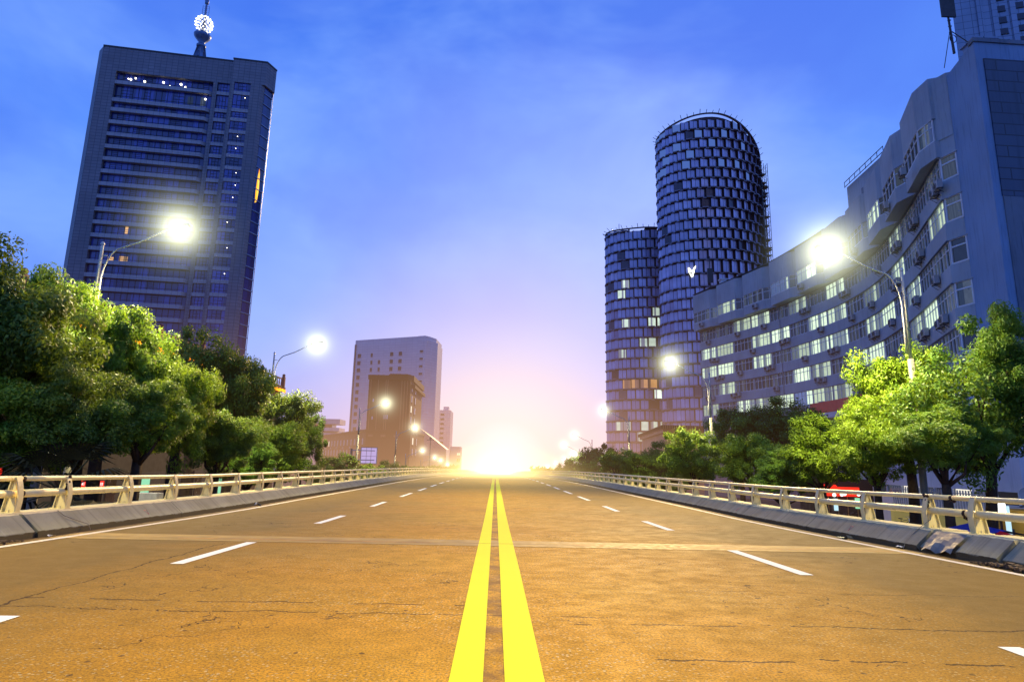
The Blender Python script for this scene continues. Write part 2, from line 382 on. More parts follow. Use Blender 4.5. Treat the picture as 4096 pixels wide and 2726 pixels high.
# torn metal-capped corner piece and litter on the right, rubble on the left
def rubble(cx, y0, y1, m, label, seed):
    rr = random.Random(seed); mb = MB()
    for k in range(150):
        y = rr.uniform(y0, y1); e = 1-abs(2*(y-y0)/(y1-y0)-1); x = cx+rr.uniform(-.11, .11); r = rr.uniform(.008, .035)*(.5+.8*e)
        P = []; c = Vector((x, y, zr(y)+.01+rr.random()*.05*e))
        for q in range(8): P.append(c+Vector(((1 if q & 1 else -1)*rr.uniform(.4,1.3), (1 if q & 2 else -1)*rr.uniform(.4,1.3), (1 if q & 4 else -1)*rr.uniform(.3,.8)))*r)
        for f in ((0,1,3,2),(4,6,7,5),(0,4,5,1),(1,5,7,3),(3,7,6,2),(2,6,4,0)): mb.face([P[a] for a in f])
    tag(mb.build('rubble_heap', m), label, 'rubble', kind='stuff')
BC = simple('broken_concrete', (.13,.085,.045), .9, var=.5, scale=14, bump=.6)
rubble(-6.36, 7.2, 8.75, BC, 'heap of broken concrete crumbs at the foot of the left barrier', 1); rubble(6.36, 7.1, 8.4, BC, 'heap of dark rubble at the foot of the right barrier', 2)
def scrap(x, y, s, m, label, cat='litter', n=5):
    mb = MB(); rr = random.Random(int(x*100+y*7)); z = zr(y)+.012
    for k in range(n):
        a = rr.random()*6.28; c = Vector((x+rr.uniform(-s,s), y+rr.uniform(-s,s)*.5, z+rr.random()*s*.3)); u = Vector((math.cos(a),math.sin(a),rr.uniform(-.3,.5)))*s*.6; w = Vector((-math.sin(a),math.cos(a),rr.uniform(0,.6)))*s*.4
        mb.face([c-u-w, c+u-w*.7, c+u*.8+w, c-u*.6+w*.8])
    tag(mb.build('paper_scrap', m), label, cat)
WP = simple('white_paper', (.7,.68,.6), .8); BPL = simple('black_plastic', (.03,.04,.04), .4)
scrap(-6.3, 9.35, .05, WP, 'small crumpled white paper by the left barrier gap')
scrap(-6.35, 17.3, .12, WP, 'pale wrapper lying in the gutter by the left barrier')
scrap(6.3, 11.3, .11, BPL, 'torn dark plastic scrap lying at the right edge line')
scrap(6.38, 9.95, .07, WP, 'white paper shred in the right gutter beside the expansion joint')
scrap(6.42, 8.15, .06, WP, 'crumpled wrapper on the rubble under the right barrier')
# metal sheet peeling from the right barrier
mb = MB(); P = []
for i in range(7):
    row = []
    for j in range(6):
        y = 8.86+.62*i/6; t = j/5
        x = 6.40+.27*t - .03*math.sin(pi*t)*(.4+.6*math.sin(i*1.1)**2) - .01; z = .04+.26*t+.03*math.sin(i*1.7+j)*(1-t)
        row.append((x, y, zr(y)+z+.01))
    P.append(row)
for i in range(6):
    for j in range(5): mb.face([P[i][j],P[i][j+1],P[i+1][j+1],P[i+1][j]])
o = mb.build('joint_cover_sheet', simple('dented_grey_sheet', (.17,.185,.165), .6, .4, .1, var=.3, scale=5, stain=.3), smooth=True)
tag(o, 'dented grey metal cover sheet peeling off the right barrier at its joint', 'cover sheet')
def wire(name, pts, r, m, label):
    mb = MB(); mb.tube(pts, r, 6, 0); tag(mb.build(name, m, smooth=True), label, 'wire')
TAN = simple('tan_cord', (.45,.36,.2), .8)
wire('loose_cord', [(-6.72,10.0,zr(10)+.32),(-6.6,9.98,zr(10)+.25),(-6.52,10.15,zr(10)+.17),(-6.42,10.3,zr(10)+.10),(-6.38,10.32,zr(10)+.01)], .006, TAN, 'thin tan cord hanging down the face of the left barrier')
wire('loose_cord', [(6.99,9.98,zr(10)+.78),(6.93,9.97,zr(10)+.45),(6.68,9.95,zr(10)+.29),(6.5,9.97,zr(10)+.12),(6.4,9.9,zr(10)+.01)], .005, TAN, 'thin pale cord hanging from the right rail over the barrier')

# ------------------------------------------------------------------ guard rails
def post_mesh(sx):
    mb = MB()
    # web plate across the rail line
    web = [(-.03,.012),(.145,.012),(.055,.47),(.02,.47)]
    def plate(poly, y0, y1):
        n = len(poly); i = len(mb.v)
        mb.v += [(sx*x, y0, z) for x, z in poly]+[(sx*x, y1, z) for x, z in poly]
        for k in range(n): mb.f.append((i+k, i+(k+1)%n, i+n+(k+1)%n, i+n+k)); mb.m.append(0)
        mb.f.append(tuple(i+k for k in range(n))[::-1]); mb.m.append(0); mb.f.append(tuple(i+n+k for k in range(n))); mb.m.append(0)
    plate(web, -.012, .012)
    fl = []
    for k in range(9):
        t = k/8; fl.append((-.045-.028*math.sin(pi*t)+.050*t*t, .012+t*.50))
    plate([(x-.014, z) for x, z in fl]+[(x+.004, z) for x, z in fl[::-1]], -.05, .05)
    plate([(.145,.012),(.156,.012),(.068,.485),(.055,.475)], -.045, .045)
    plate([(-.06,0.),(.2,0.),(.2,.014),(-.06,.014)], -.08, .08)
    for bx in (.03, .13): 
        for by in (-.05, .05): mb.lathe([(.014,.0),(.014,.035),(.0005,.038)], 6, (sx*bx, by, .013))
    return mb.mesh('post', CREAM)
def guard_rail(sx):
    side = 'left' if sx < 0 else 'right'
    root = thing('guard_rail', 'cream painted steel guard rail with two pipes on the %s barrier' % side, 'guard rail', group='guard rails beside the road')
    jy = 9.53 if sx < 0 else (9.42)
    for nm, h, r, gap in (('top_rail', .80, .039, .0), ('lower_rail', .585, .058, .16 if sx > 0 else .0)):
        j = jy-gap if nm == 'lower_rail' else jy+(0 if sx < 0 else .1)
        for y0, y1 in ((-30, j-.035), (j+.035, 330)):
            yy = [y0]+[y for y in ys if y0 < y < y1]+[y1]
            mb = MB(); mb.tube([(sx*6.985, y, zr(y)+h) for y in yy], r, 14); mb.build(nm, CREAM, root, True)
        mb = MB(); mb.tube([(sx*6.985, j-.07, zr(j)+h-.004), (sx*6.985, j+.08, zr(j)+h-.006)], r*.9, 12)
        for k in range(9): mb.ball((sx*6.985+random.uniform(-.02,.02), j+random.uniform(-.05,.05), zr(j)+h-r*random.uniform(.6,1.5)), random.uniform(.012,.024), 6, 4)
        mb.build('joint_sleeve', RUST, root, True)
    me = post_mesh(sx)
    y = 9.40 if sx < 0 else 9.05
    pys = [y-1.7*k for k in range(12, 0, -1)]+[9.40, 10.47] if sx < 0 else [9.05-1.7*k for k in range(12, 0, -1)]+[9.05, 10.03]
    nxt = 12.21 if sx < 0 else 11.74
    while nxt < 300: pys.append(nxt); nxt += 1.69
    vis = [p for p in pys if p > 7.5]; near = vis[:98]; far = vis[98:]
    base = [p for p in pys if p <= 7.5][-2:]
    for p in base+near: link('post', me, root, (sx*6.95, p, zr(p)+.316), 0)
    mb = MB()
    for p in far:
        a, b = sorted((sx*6.92, sx*7.2)); mb.box(a, b, p-.012, p+.012, zr(p)+.31, zr(p)+.6); a, b = sorted((sx*6.9, sx*6.93)); mb.box(a, b, p-.06, p+.06, zr(p)+.31, zr(p)+.8)
    tag(mb.build('post', CREAM, root), kind='stuff')
    # rust streak and torn paint at the post beside the joint
    p = 10.47 if sx < 0 else 10.03; mb = MB()
    for k in range(14): mb.ball((sx*(6.93+random.uniform(-.008,.02)), p+random.uniform(-.06,.06), zr(p)+random.uniform(.62,.83)), random.uniform(.01,.03), 6, 4)
    mb.build('rust_patch', RUST, root, True)
    return root
guard_rail(-1); guard_rail(1)

# ------------------------------------------------------------------ street lamps
def glow_mat(name, col, core, a, absb=0):
    m, g, out = mat(name); tc = g.n('ShaderNodeTexCoord').outputs['Object']
    ln = g.n('ShaderNodeVectorMath', _operation='LENGTH', i0=tc).outputs['Value']
    t = g.math('SUBTRACT', 1., ln, clamp=True)
    e = g.math('ADD', g.math('MULTIPLY', g.math('POWER', t, 2.2), a), g.math('MULTIPLY', g.math('POWER', t, 8.), core))
    em = g.n('ShaderNodeEmission', Color=(*col, 1), Strength=e); ab = g.n('ShaderNodeVolumeAbsorption', Color=(0,0,0,1), Density=.0005)
    ad = g.n('ShaderNodeAddShader', i0=em.outputs[0], i1=ab.outputs[0]); g.l(ad.outputs[0], out.inputs['Volume']); m.cycles.volume_step_rate = .22; return m
GLOW = glow_mat('lamp_halo', (.97, 1., .66), 3.2, .10)
BULB = emitter('lamp_bulb', (1., .97, .80), 30)
gs = MB(); gs.ball((0,0,0), 1., 24, 14); GSM = gs.mesh('light_glow', GLOW, True)
def lamp(sx, x, y, ztop, label, glow=2.0, power=2600, toward=1, visible=True):
    z0 = zg(y); root = thing('street_lamp', label, 'street lamp', (sx*x, y, z0), 0, 'street lamps along both sides of the road')
    H = ztop-z0; hb = H*.70 if ztop > 6 else H*.6
    mb = MB(); mb.tube([(0,0,0),(0,0,.3),(0,0,hb)], [.16,.13,.115], 12); mb.box(-.22,.22,-.22,.22,0,.06); mb.build('pole_base', POLED, root, True)
    mb = MB(); mb.tube([(0,0,hb),(0,0,H-.05),(0,0,H)], [.07,.055,.05], 10); mb.lathe([(.07,0),(.075,.05),(.04,.12),(.001,.14)], 10, (0,0,H)); mb.build('pole', POLEM, root, True)
    s = -sx; a = []
    for k in range(11):
        t = k/10; ang = t*pi/2*.8
        a.append((s*(.13+.75*(1-math.cos(ang))*1.0), 0, H-1.5+1.35*math.sin(ang)/math.sin(pi/2*.8)))
    lx, lz = a[-1][0], a[-1][2]
    a += [(lx+s*.8, 0, lz+.3), (s*2.6, 0, H+.78)]
    mb = MB(); mb.tube([(s*.13,0,hb+.2),(s*.13,0,H-2.2)]+a, .035, 8); mb.tube([(0,0,H-.45),(s*.25,0,H-.45)], .02, 6); mb.build('arm', POLEM, root, True)
    hd = MB(); hx = s*2.95
    hd.ext([(-.5,0),(-.3,.09),(.2,.11),(.45,.04),(.45,-.02),(-.5,-.03)], [((hx,-.13,H+.82),(s,0,.22),(0,0,1)),((hx,.13,H+.82),(s,0,.22),(0,0,1))])
    h = hd.build('lamp_head', POLEM, root)
    mb = MB(); mb.ball((hx, 0, H+.74), .17, 10, 6); mb.build('bulb', BULB, h, True)
    gl = link('light_glow', GSM, h, (hx, 0, H+.76)); gl.scale = (glow*1.6,)*3
    if power:
        li = D.lights.new('lamp_light', 'SPOT'); li.spot_size = math.radians(140); li.spot_blend = .8; li.energy = power*1.8; li.color = (1., .84, .42); li.shadow_soft_size = .5
        lo = link('lamp_light', li, root, (hx, 0, H+.45))
    return root
LL = [(-1,16,24.,9.3,'tall street lamp shining in front of the dark office tower',2.0,7000),
      (-1,16,43.9,8.3,'street lamp standing against open sky between the left tower and the pale block',1.75,5000),
      (-1,16,72.7,6.7,'street lamp shining in front of the brown building and the framed sign',1.9,2500),
      (-1,16,100.2,5.3,'street lamp at the right edge of the brown building',1.9,1500),
      (-1,16,112.,1.9,'small lamp low beside the brown building side wall',1.6,0),
      (-1,16,135.,.8,'small lamp glowing beneath the slim pale block',1.6,0),
      (-1,16,150.,.2,'tiny lamp between the slim pale block and the road end',1.7,0),
      (-1,16,172.,-.9,'tiny lamp in front of the low pale block windows',1.7,0),
      (-1,16,189.,-1.8,'farthest tiny lamp on the left, just above the rail end',1.4,0),
      (1,16,23.2,8.9,'tall street lamp shining across the curved white office block',2.2,7000),
      (1,16,45.9,7.9,'street lamp shining in front of the foot of the tall glass tower',1.9,5000),
      (1,16,74.6,6.6,'street lamp glowing just left of the short glass tower base',1.5,2500),
      (1,16,103.7,4.8,'thin street lamp on open sky left of the far right trees',1.5,1500),
      (1,16,119.6,3.6,'bright lamp on open sky nearest the sunset glow above the right rail',1.6,0),
      (1,16,104.5,1.7,'lamp glowing in front of the dark far right trees',1.6,0),
      (1,16,119.4,1.0,'faint lamp in the gap over the far right shrubs',1.2,0),
      (1,16,136.,.15,'tiny lamp above the end of the right shrubs',1.3,0),
      (1,16,157.,-.9,'farthest tiny lamp on the right where the rail ends',1.5,0)]
for a in LL: lamp(*a)
# the row goes on behind the viewpoint
lamp(-1,16,1.5,9.6,'street lamp of the left row standing beside the viewpoint',2.,6500); lamp(1,16,0.5,9.4,'street lamp of the right row standing beside the viewpoint',2.,6500)
lamp(-1,16,-20,9.8,'street lamp of the left row behind the viewpoint',2.,6500); lamp(1,16,-21,9.8,'street lamp of the right row behind the viewpoint',2.,6500)

# ------------------------------------------------------------------ trees
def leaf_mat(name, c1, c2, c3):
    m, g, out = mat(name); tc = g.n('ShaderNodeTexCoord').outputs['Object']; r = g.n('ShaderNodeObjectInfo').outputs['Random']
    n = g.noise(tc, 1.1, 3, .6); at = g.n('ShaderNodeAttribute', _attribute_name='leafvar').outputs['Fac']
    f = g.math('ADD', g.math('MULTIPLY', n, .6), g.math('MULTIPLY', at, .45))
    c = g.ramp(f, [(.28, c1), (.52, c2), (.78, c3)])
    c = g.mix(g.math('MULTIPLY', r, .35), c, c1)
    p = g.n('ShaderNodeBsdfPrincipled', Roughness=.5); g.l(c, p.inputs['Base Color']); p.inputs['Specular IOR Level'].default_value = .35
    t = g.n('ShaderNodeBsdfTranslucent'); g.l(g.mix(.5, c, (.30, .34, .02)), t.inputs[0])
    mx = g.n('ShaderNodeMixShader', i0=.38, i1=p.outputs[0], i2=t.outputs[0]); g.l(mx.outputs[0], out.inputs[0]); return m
LEAF = leaf_mat('leaf_green', (.045,.105,.012), (.14,.30,.02), (.26,.43,.045))
LEAFB = leaf_mat('leaf_bright', (.075,.14,.010), (.26,.42,.015), (.40,.56,.05))
LEAFD = leaf_mat('leaf_dark', (.03,.075,.012), (.10,.20,.02), (.24,.38,.04))
BARK = simple('bark', (.06,.04,.025), .9, .2, var=.4, scale=6, bump=.6)
def crown_mesh(seed, nclump, nleaf, size, mats_name, flat=.8):
    r = np.random.default_rng(seed); C = []; R = []
    cc = 0
    while len(C) < nclump:
        d = r.normal(size=3); d /= np.linalg.norm(d)
        rad = r.uniform(.35, 1.0)**.6
        lump = 1+.22*math.sin(3*math.atan2(d[1], d[0])+seed)+.18*math.sin(5*d[2]+seed*2)
        p = d*rad*lump*.84; p[2] *= flat
        if p[2] < -.8: continue
        C.append(p); R.append(r.uniform(.13, .27)*(1.1-.3*rad))
    C = np.array(C); R = np.array(R)
    cl = r.integers(0, nclump, nleaf)
    d = r.normal(size=(nleaf, 3)); d /= np.linalg.norm(d, axis=1)[:, None]; d[:, 2] = d[:, 2]*.75+.12
    rr = r.uniform(.25, 1.25, nleaf)**.7
    P = C[cl]+d*(R[cl]*rr)[:, None]
    # leaf frames: hang outward and droop
    n = d+r.normal(size=(nleaf,3))*.55+np.array([0,0,.45]); n /= np.linalg.norm(n, axis=1)[:, None]
    u = np.cross(n, r.normal(size=(nleaf,3))); u /= np.linalg.norm(u, axis=1)[:, None]; w = np.cross(n, u)
    s = size*r.uniform(.55, 1.35, nleaf)[:, None]
    V = np.stack([P-u*s, P-w*s*.42+n*s*.1, P+u*s, P+w*s*.42+n*s*.1], 1).reshape(-1, 3)
    me = D.meshes.new('crown'); me.vertices.add(len(V)); me.vertices.foreach_set('co', V.ravel())
    me.loops.add(nleaf*4); me.loops.foreach_set('vertex_index', np.arange(nleaf*4)); me.polygons.add(nleaf)
    me.polygons.foreach_set('loop_start', np.arange(0, nleaf*4, 4)); me.polygons.foreach_set('loop_total', np.full(nleaf, 4))
    at = me.attributes.new('leafvar', 'FLOAT', 'FACE'); at.data.foreach_set('value', np.clip(.5*r.random(nleaf)+.5*(r.random(nclump)[cl]), 0, 1).astype(np.float32))
    me.materials.append(mats_name); me.update(); me.validate(); return me, C
def trunk_mb(C, R, H, seed, lean=.0):
    """trunk of height H (crown centre at H) with limbs to clump centres, crown radius R"""
    r = random.Random(seed); mb = MB(); fork = max(1.2, H-R*.85)
    pts = [(0,0,0),(.03*H*lean,0,fork*.35),(.07*H*lean,.05,fork*.7),(.12*H*lean,.0,fork)]
    r0 = .035*H; mb.tube(pts, [r0*1.35, r0*.95, r0*.8, r0*.72], 9)
    top = Vector(pts[-1])
    for i in r.sample(range(len(C)), min(13, len(C))):
        e = Vector(C[i])*R*.85+Vector((0,0,H)); m1 = top.lerp(e, .4)+Vector((r.uniform(-.3,.3), r.uniform(-.3,.3), -.15*R*r.random()+.1))
        mb.tube([top-Vector((0,0,.1)), m1, top.lerp(e, .75)+Vector((0,0,.1)), e], [r0*.42, r0*.25, r0*.13, .012], 6)
        for q in range(2):
            e2 = e+Vector((r.uniform(-1,1), r.uniform(-1,1), r.uniform(-.3,.8)))*R*.3; mb.tube([m1.lerp(e, .5), e2], [r0*.1, .008], 5)
    return mb
CR = {}
def crown_for(key):
    if key not in CR:
        m, kind, seed = key
        mt = {'g': LEAF, 'b': LEAFB, 'd': LEAFD}[m]
        nc, nl, sz = {'near': (150, 60000, .026), 'mid': (120, 34000, .030), 'far': (70, 11000, .045), 'open': (105, 34000, .024)}[kind]
        CR[key] = crown_mesh(seed, nc, nl, sz, mt)
    return CR[key]
def tree(px, ptop, halfw, Y, label, m='g', kind='near', seed=1, flat=.8, zc=None, group='leafy trees in the two rows beside the road', lean=0, sq=1.0):
    """px, ptop and halfw are read off the photograph at a width of 2356 and turned into metres at distance Y"""
    X = (px-1140)/1418*Y; topz = 1.13+(1062-(1140-px)*.0218-ptop)/1400*Y*(1+abs(px-1140)/1400*.0)
    R = halfw/1418*Y*1.22
    (me, C) = crown_for((m, kind, seed)); z0 = zg(Y); H = topz-R*.86*sq-z0
    root = thing('leafy_tree', label, 'tree', (X, Y, z0), random.uniform(0, 6.28), group)
    trunk_mb(C, R, max(H, 1.5), seed, lean).build('trunk', BARK, root, True)
    c = link('crown', me, root, (0,0,max(H,1.5)), 0); c.scale = (R, R, R*sq)
    return root
G1 = 'leafy trees in the left row'; G2 = 'leafy trees in the right row'
tree(-5, 578, 165, 17.5, 'biggest dark tree cut by the left picture edge', 'd', 'near', 1, group=G1, sq=1.25)
tree(110, 628, 110, 21, 'green tree just right of the big dark tree, beneath the tower side wall', 'g', 'near', 2, group=G1, sq=1.5)
tree(60, 850, 130, 17, 'low bright bough tree in front of the big dark left tree', 'g', 'near', 3, group=G1, sq=1.0)
tree(255, 705, 95, 21.5, 'bright topped tree around the nearest left lamp pole', 'g', 'near', 4, group=G1, sq=1.6)
tree(215, 850, 105, 17.5, 'dim green tree in front of the nearest left lamp pole', 'd', 'near', 2, group=G1, sq=1.1)
tree(345, 775, 85, 23, 'green tree right of the nearest left lamp, in front of the tower foot', 'g', 'near', 1, group=G1, sq=1.5)
tree(425, 812, 78, 22, 'brightest yellow green tree in front of the tower foot', 'b', 'near', 3, group=G1, sq=1.7)
tree(345, 880, 90, 18.5, 'darker green tree bending over the left rail', 'g', 'near', 4, group=G1, sq=1.0)
tree(455, 765, 85, 36, 'tall hazy dark tree behind the bright one, under the tower', 'd', 'mid', 5, group=G1, sq=1.5)
tree(545, 800, 75, 37, 'hazy dark tree at the right corner of the tower foot', 'd', 'mid', 6, group=G1, sq=1.6)
tree(520, 930, 80, 24, 'dull green tree above the left rail before the second lamp', 'd', 'near', 3, group=G1, sq=1.0)
tree(655, 888, 60, 42, 'dark ended tree with brownish top right of the second left lamp pole', 'd', 'mid', 6, group=G1, sq=1.5)
tree(705, 935, 42, 45, 'last dark tree of the left row before the podium', 'd', 'mid', 5, group=G1, sq=1.8)
tree(630, 955, 78, 33, 'glowing green tree under the second left lamp', 'b', 'mid', 6, group=G1, sq=1.0)
tree(590, 1000, 60, 30, 'small olive tree under the second left lamp, next to the rail', 'g', 'mid', 5, group=G1, sq=1.)
tree(2250, 735, 150, 22, 'large open crowned tree with forked trunk on the right', 'g', 'open', 7, group=G2, sq=1.3, lean=-.6)
tree(2385, 690, 95, 21, 'dark green tree cut by the right picture edge', 'g', 'near', 2, group=G2, sq=1.5)
tree(2090, 800, 100, 25, 'bright yellow green tree left of the forked trunk tree', 'b', 'near', 8, group=G2, sq=1.4)
tree(2010, 930, 85, 24, 'lit green tree standing over the red shop front', 'b', 'near', 1, group=G2, sq=1.15)
tree(2170, 930, 100, 20.5, 'low green tree in front of the forked trunk tree', 'g', 'near', 4, group=G2, sq=.8)
tree(1885, 955, 82, 30, 'glowing yellow green tree under the red fascia', 'b', 'mid', 8, group=G2, sq=1.05)
tree(1800, 920, 85, 52, 'dark hazy tree hiding the foot of the curved block', 'd', 'mid', 5, group=G2, sq=1.0)
tree(1700, 925, 70, 55, 'dark hazy tree at the far corner of the curved block', 'd', 'mid', 6, group=G2, sq=1.1)
tree(1720, 985, 62, 38, 'bright tree right of the second right lamp pole', 'b', 'mid', 6, group=G2, sq=1.15)
tree(1790, 1040, 60, 32, 'low dull tree between two bright ones behind the right rail', 'g', 'mid', 5, group=G2, sq=.9)
tree(1590, 988, 62, 44, 'bright domed tree left of the second right lamp pole', 'b', 'mid', 8, group=G2, sq=1.05)
tree(1520, 1020, 55, 60, 'olive tree at the foot of the tiled eaves building', 'g', 'mid', 5, group=G2, sq=1.1)
tree(1470, 1035, 48, 58, 'yellow lit shrubby tree right of the third right lamp', 'b', 'mid', 6, group=G2, sq=.9)
tree(1410, 1030, 40, 68, 'low lit tree left of the third right lamp pole', 'b', 'far', 9, group=G2, sq=1.0)
tree(1385, 1008, 48, 95, 'dark rounded tree farthest right beneath the short glass tower', 'd', 'far', 10, group=G2, sq=1.3)
tree(1335, 1038, 34, 105, 'small dim tree in the haze at the end of the right row', 'd', 'far', 9, group=G2, sq=1.1)
tree(1300, 1058, 24, 115, 'last tiny lit shrub of the right row', 'b', 'far', 10, group=G2, sq=1.1)
tree(1352, 1060, 26, 90, 'small lit shrub before the fourth right lamp', 'b', 'far', 9, group=G2, sq=.9)
tree(790, 1040, 45, 70, 'round shrub at the foot of the brown podium', 'g', 'far', 9, group=G1, sq=.9)
tree(745, 1058, 36, 60, 'low shrub between the left trees and the framed sign', 'g', 'far', 10, group=G1, sq=.9)
tree(860, 1060, 34, 75, 'lit shrub under the framed sign', 'b', 'far', 10, group=G1, sq=.8)
tree(905, 1058, 32, 85, 'dull shrub before the brown building door corner', 'g', 'far', 9, group=G1, sq=.9)
tree(940, 1066, 22, 95, 'smallest lit shrub at the right corner of the brown building', 'b', 'far', 10, group=G1, sq=.9)

# fan palm behind the left rail
def palm(x, y, zc, label, s=1.):
    root = thing('fan_palm', label, 'palm tree', (x, y, zg(y)))
    h = zc-zg(y); mb = MB(); mb.tube([(0,0,0),(0,0,h*.5),(0,0,h)], [.16,.13,.12], 9); mb.build('trunk', BARK, root, True)
    mb = MB(); rr = random.Random(5)
    for k in range(22):
        az = k*2.4; el = rr.uniform(-.7, 1.1); d = Vector((math.cos(az)*math.cos(el), math.sin(az)*math.cos(el), math.sin(el)))
        b = Vector((0,0,h)); c = b+d*.75*s; mb.tube([b, c], .015, 4)
        side = d.cross(Vector((0,0,1))).normalized(); up = side.cross(d)
        for j in range(15):
            t = (j-7)/7*1.35; e = (d*math.cos(t)+side*math.sin(t)).normalized()
            tip = c+e*.75*s+Vector((0,0,-.22*s)); mid = c+e*.4*s+up*.02; w = e.cross(up).normalized()*.028*s
            mb.face([c, mid+w, tip, mid-w])
    mb.build('crown', D.materials.get('palm_leaf') or simple('palm_leaf', (.03,.035,.012), .6, var=.4), root)
palm(-10.9, 16.2, .15, 'dark fan palm behind the left rail under the trees', 1.25)
palm(-13.2, 13.2, .9, 'browned fan palm behind the left rail near the picture edge', 1.0)

# undergrowth filling the dark under the trees
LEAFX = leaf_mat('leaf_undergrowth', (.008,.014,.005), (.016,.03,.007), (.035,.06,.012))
def hedge(name, x0, x1, y0, y1, z1, label, m, n=9000, seed=3):
    r = np.random.default_rng(seed); P = np.stack([r.uniform(x0,x1,n), r.uniform(y0,y1,n), r.random(n)], 1)
    zb = np.array([zg(v) for v in P[:,1]]); ht = (z1-zb)*(.75+.25*np.sin(P[:,1]*1.3+P[:,0])*np.cos(P[:,1]*.37)); P[:,2] = zb+ht*P[:,2]**.6
    u = r.normal(size=(n,3)); u /= np.linalg.norm(u,axis=1)[:,None]; w = np.cross(u, r.normal(size=(n,3))); w /= np.linalg.norm(w,axis=1)[:,None]; s = r.uniform(.1,.24,n)[:,None]*(1+P[:,1:2]/60)
    V = np.stack([P-u*s, P-w*s*.5, P+u*s, P+w*s*.5],1).reshape(-1,3); me = D.meshes.new(name); me.vertices.add(n*4); me.vertices.foreach_set('co', V.ravel())
    me.loops.add(n*4); me.loops.foreach_set('vertex_index', np.arange(n*4)); me.polygons.add(n); me.polygons.foreach_set('loop_start', np.arange(0,n*4,4)); me.polygons.foreach_set('loop_total', np.full(n,4))
    at = me.attributes.new('leafvar', 'FLOAT', 'FACE'); at.data.foreach_set('value', r.random(n).astype(np.float32)); me.materials.append(m); me.update(); me.validate()
    tag(link(name, me), label, 'shrubbery', kind='stuff')
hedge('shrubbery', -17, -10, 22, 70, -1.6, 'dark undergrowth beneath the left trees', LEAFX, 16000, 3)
hedge('shrubbery', -17, -10, 70, 170, -.3, 'undergrowth along the far left of the road', LEAF, 12000, 4)
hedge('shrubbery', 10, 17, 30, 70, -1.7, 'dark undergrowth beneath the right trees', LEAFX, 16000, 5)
hedge('shrubbery', 10, 22, 70, 180, -.2, 'undergrowth along the far right of the road', LEAF, 14000, 6)

# ------------------------------------------------------------------ window pieces shared by the facades
def win_frame(w, h, nx, m, t=.06, d=.10, transom=.68, sill=False):
    """frame in the local xz plane, facing -y, centred on x, from z 0 to h"""
    mb = MB(); a = w/2
    mb.box(-a, a, -d, 0, 0, t); mb.box(-a, a, -d, 0, h-t, h)
    for k in range(nx+1):
        x = -a+w*k/nx; x0 = min(max(x-t/2, -a), a-t); mb.box(x0, x0+t, -d*.9, 0, t, h-t)
    if transom: mb.box(-a+t, a-t, -d*.7, -.01, h*transom-t/2, h*transom+t/2)
    return mb
def pane_mesh(w, h, m, y=-.02):
    mb = MB(); mb.face([(-w/2+.02,y,.02),(w/2-.02,y,.02),(w/2-.02,y,h-.02),(-w/2+.02,y,h-.02)])
    me = mb.mesh('pane', m); me.uv_layers.new(name='UVMap')
    for li, uv in enumerate([(0,0),(w,0),(w,h),(0,h)]): me.uv_layers[0].data[li].uv = uv
    return me

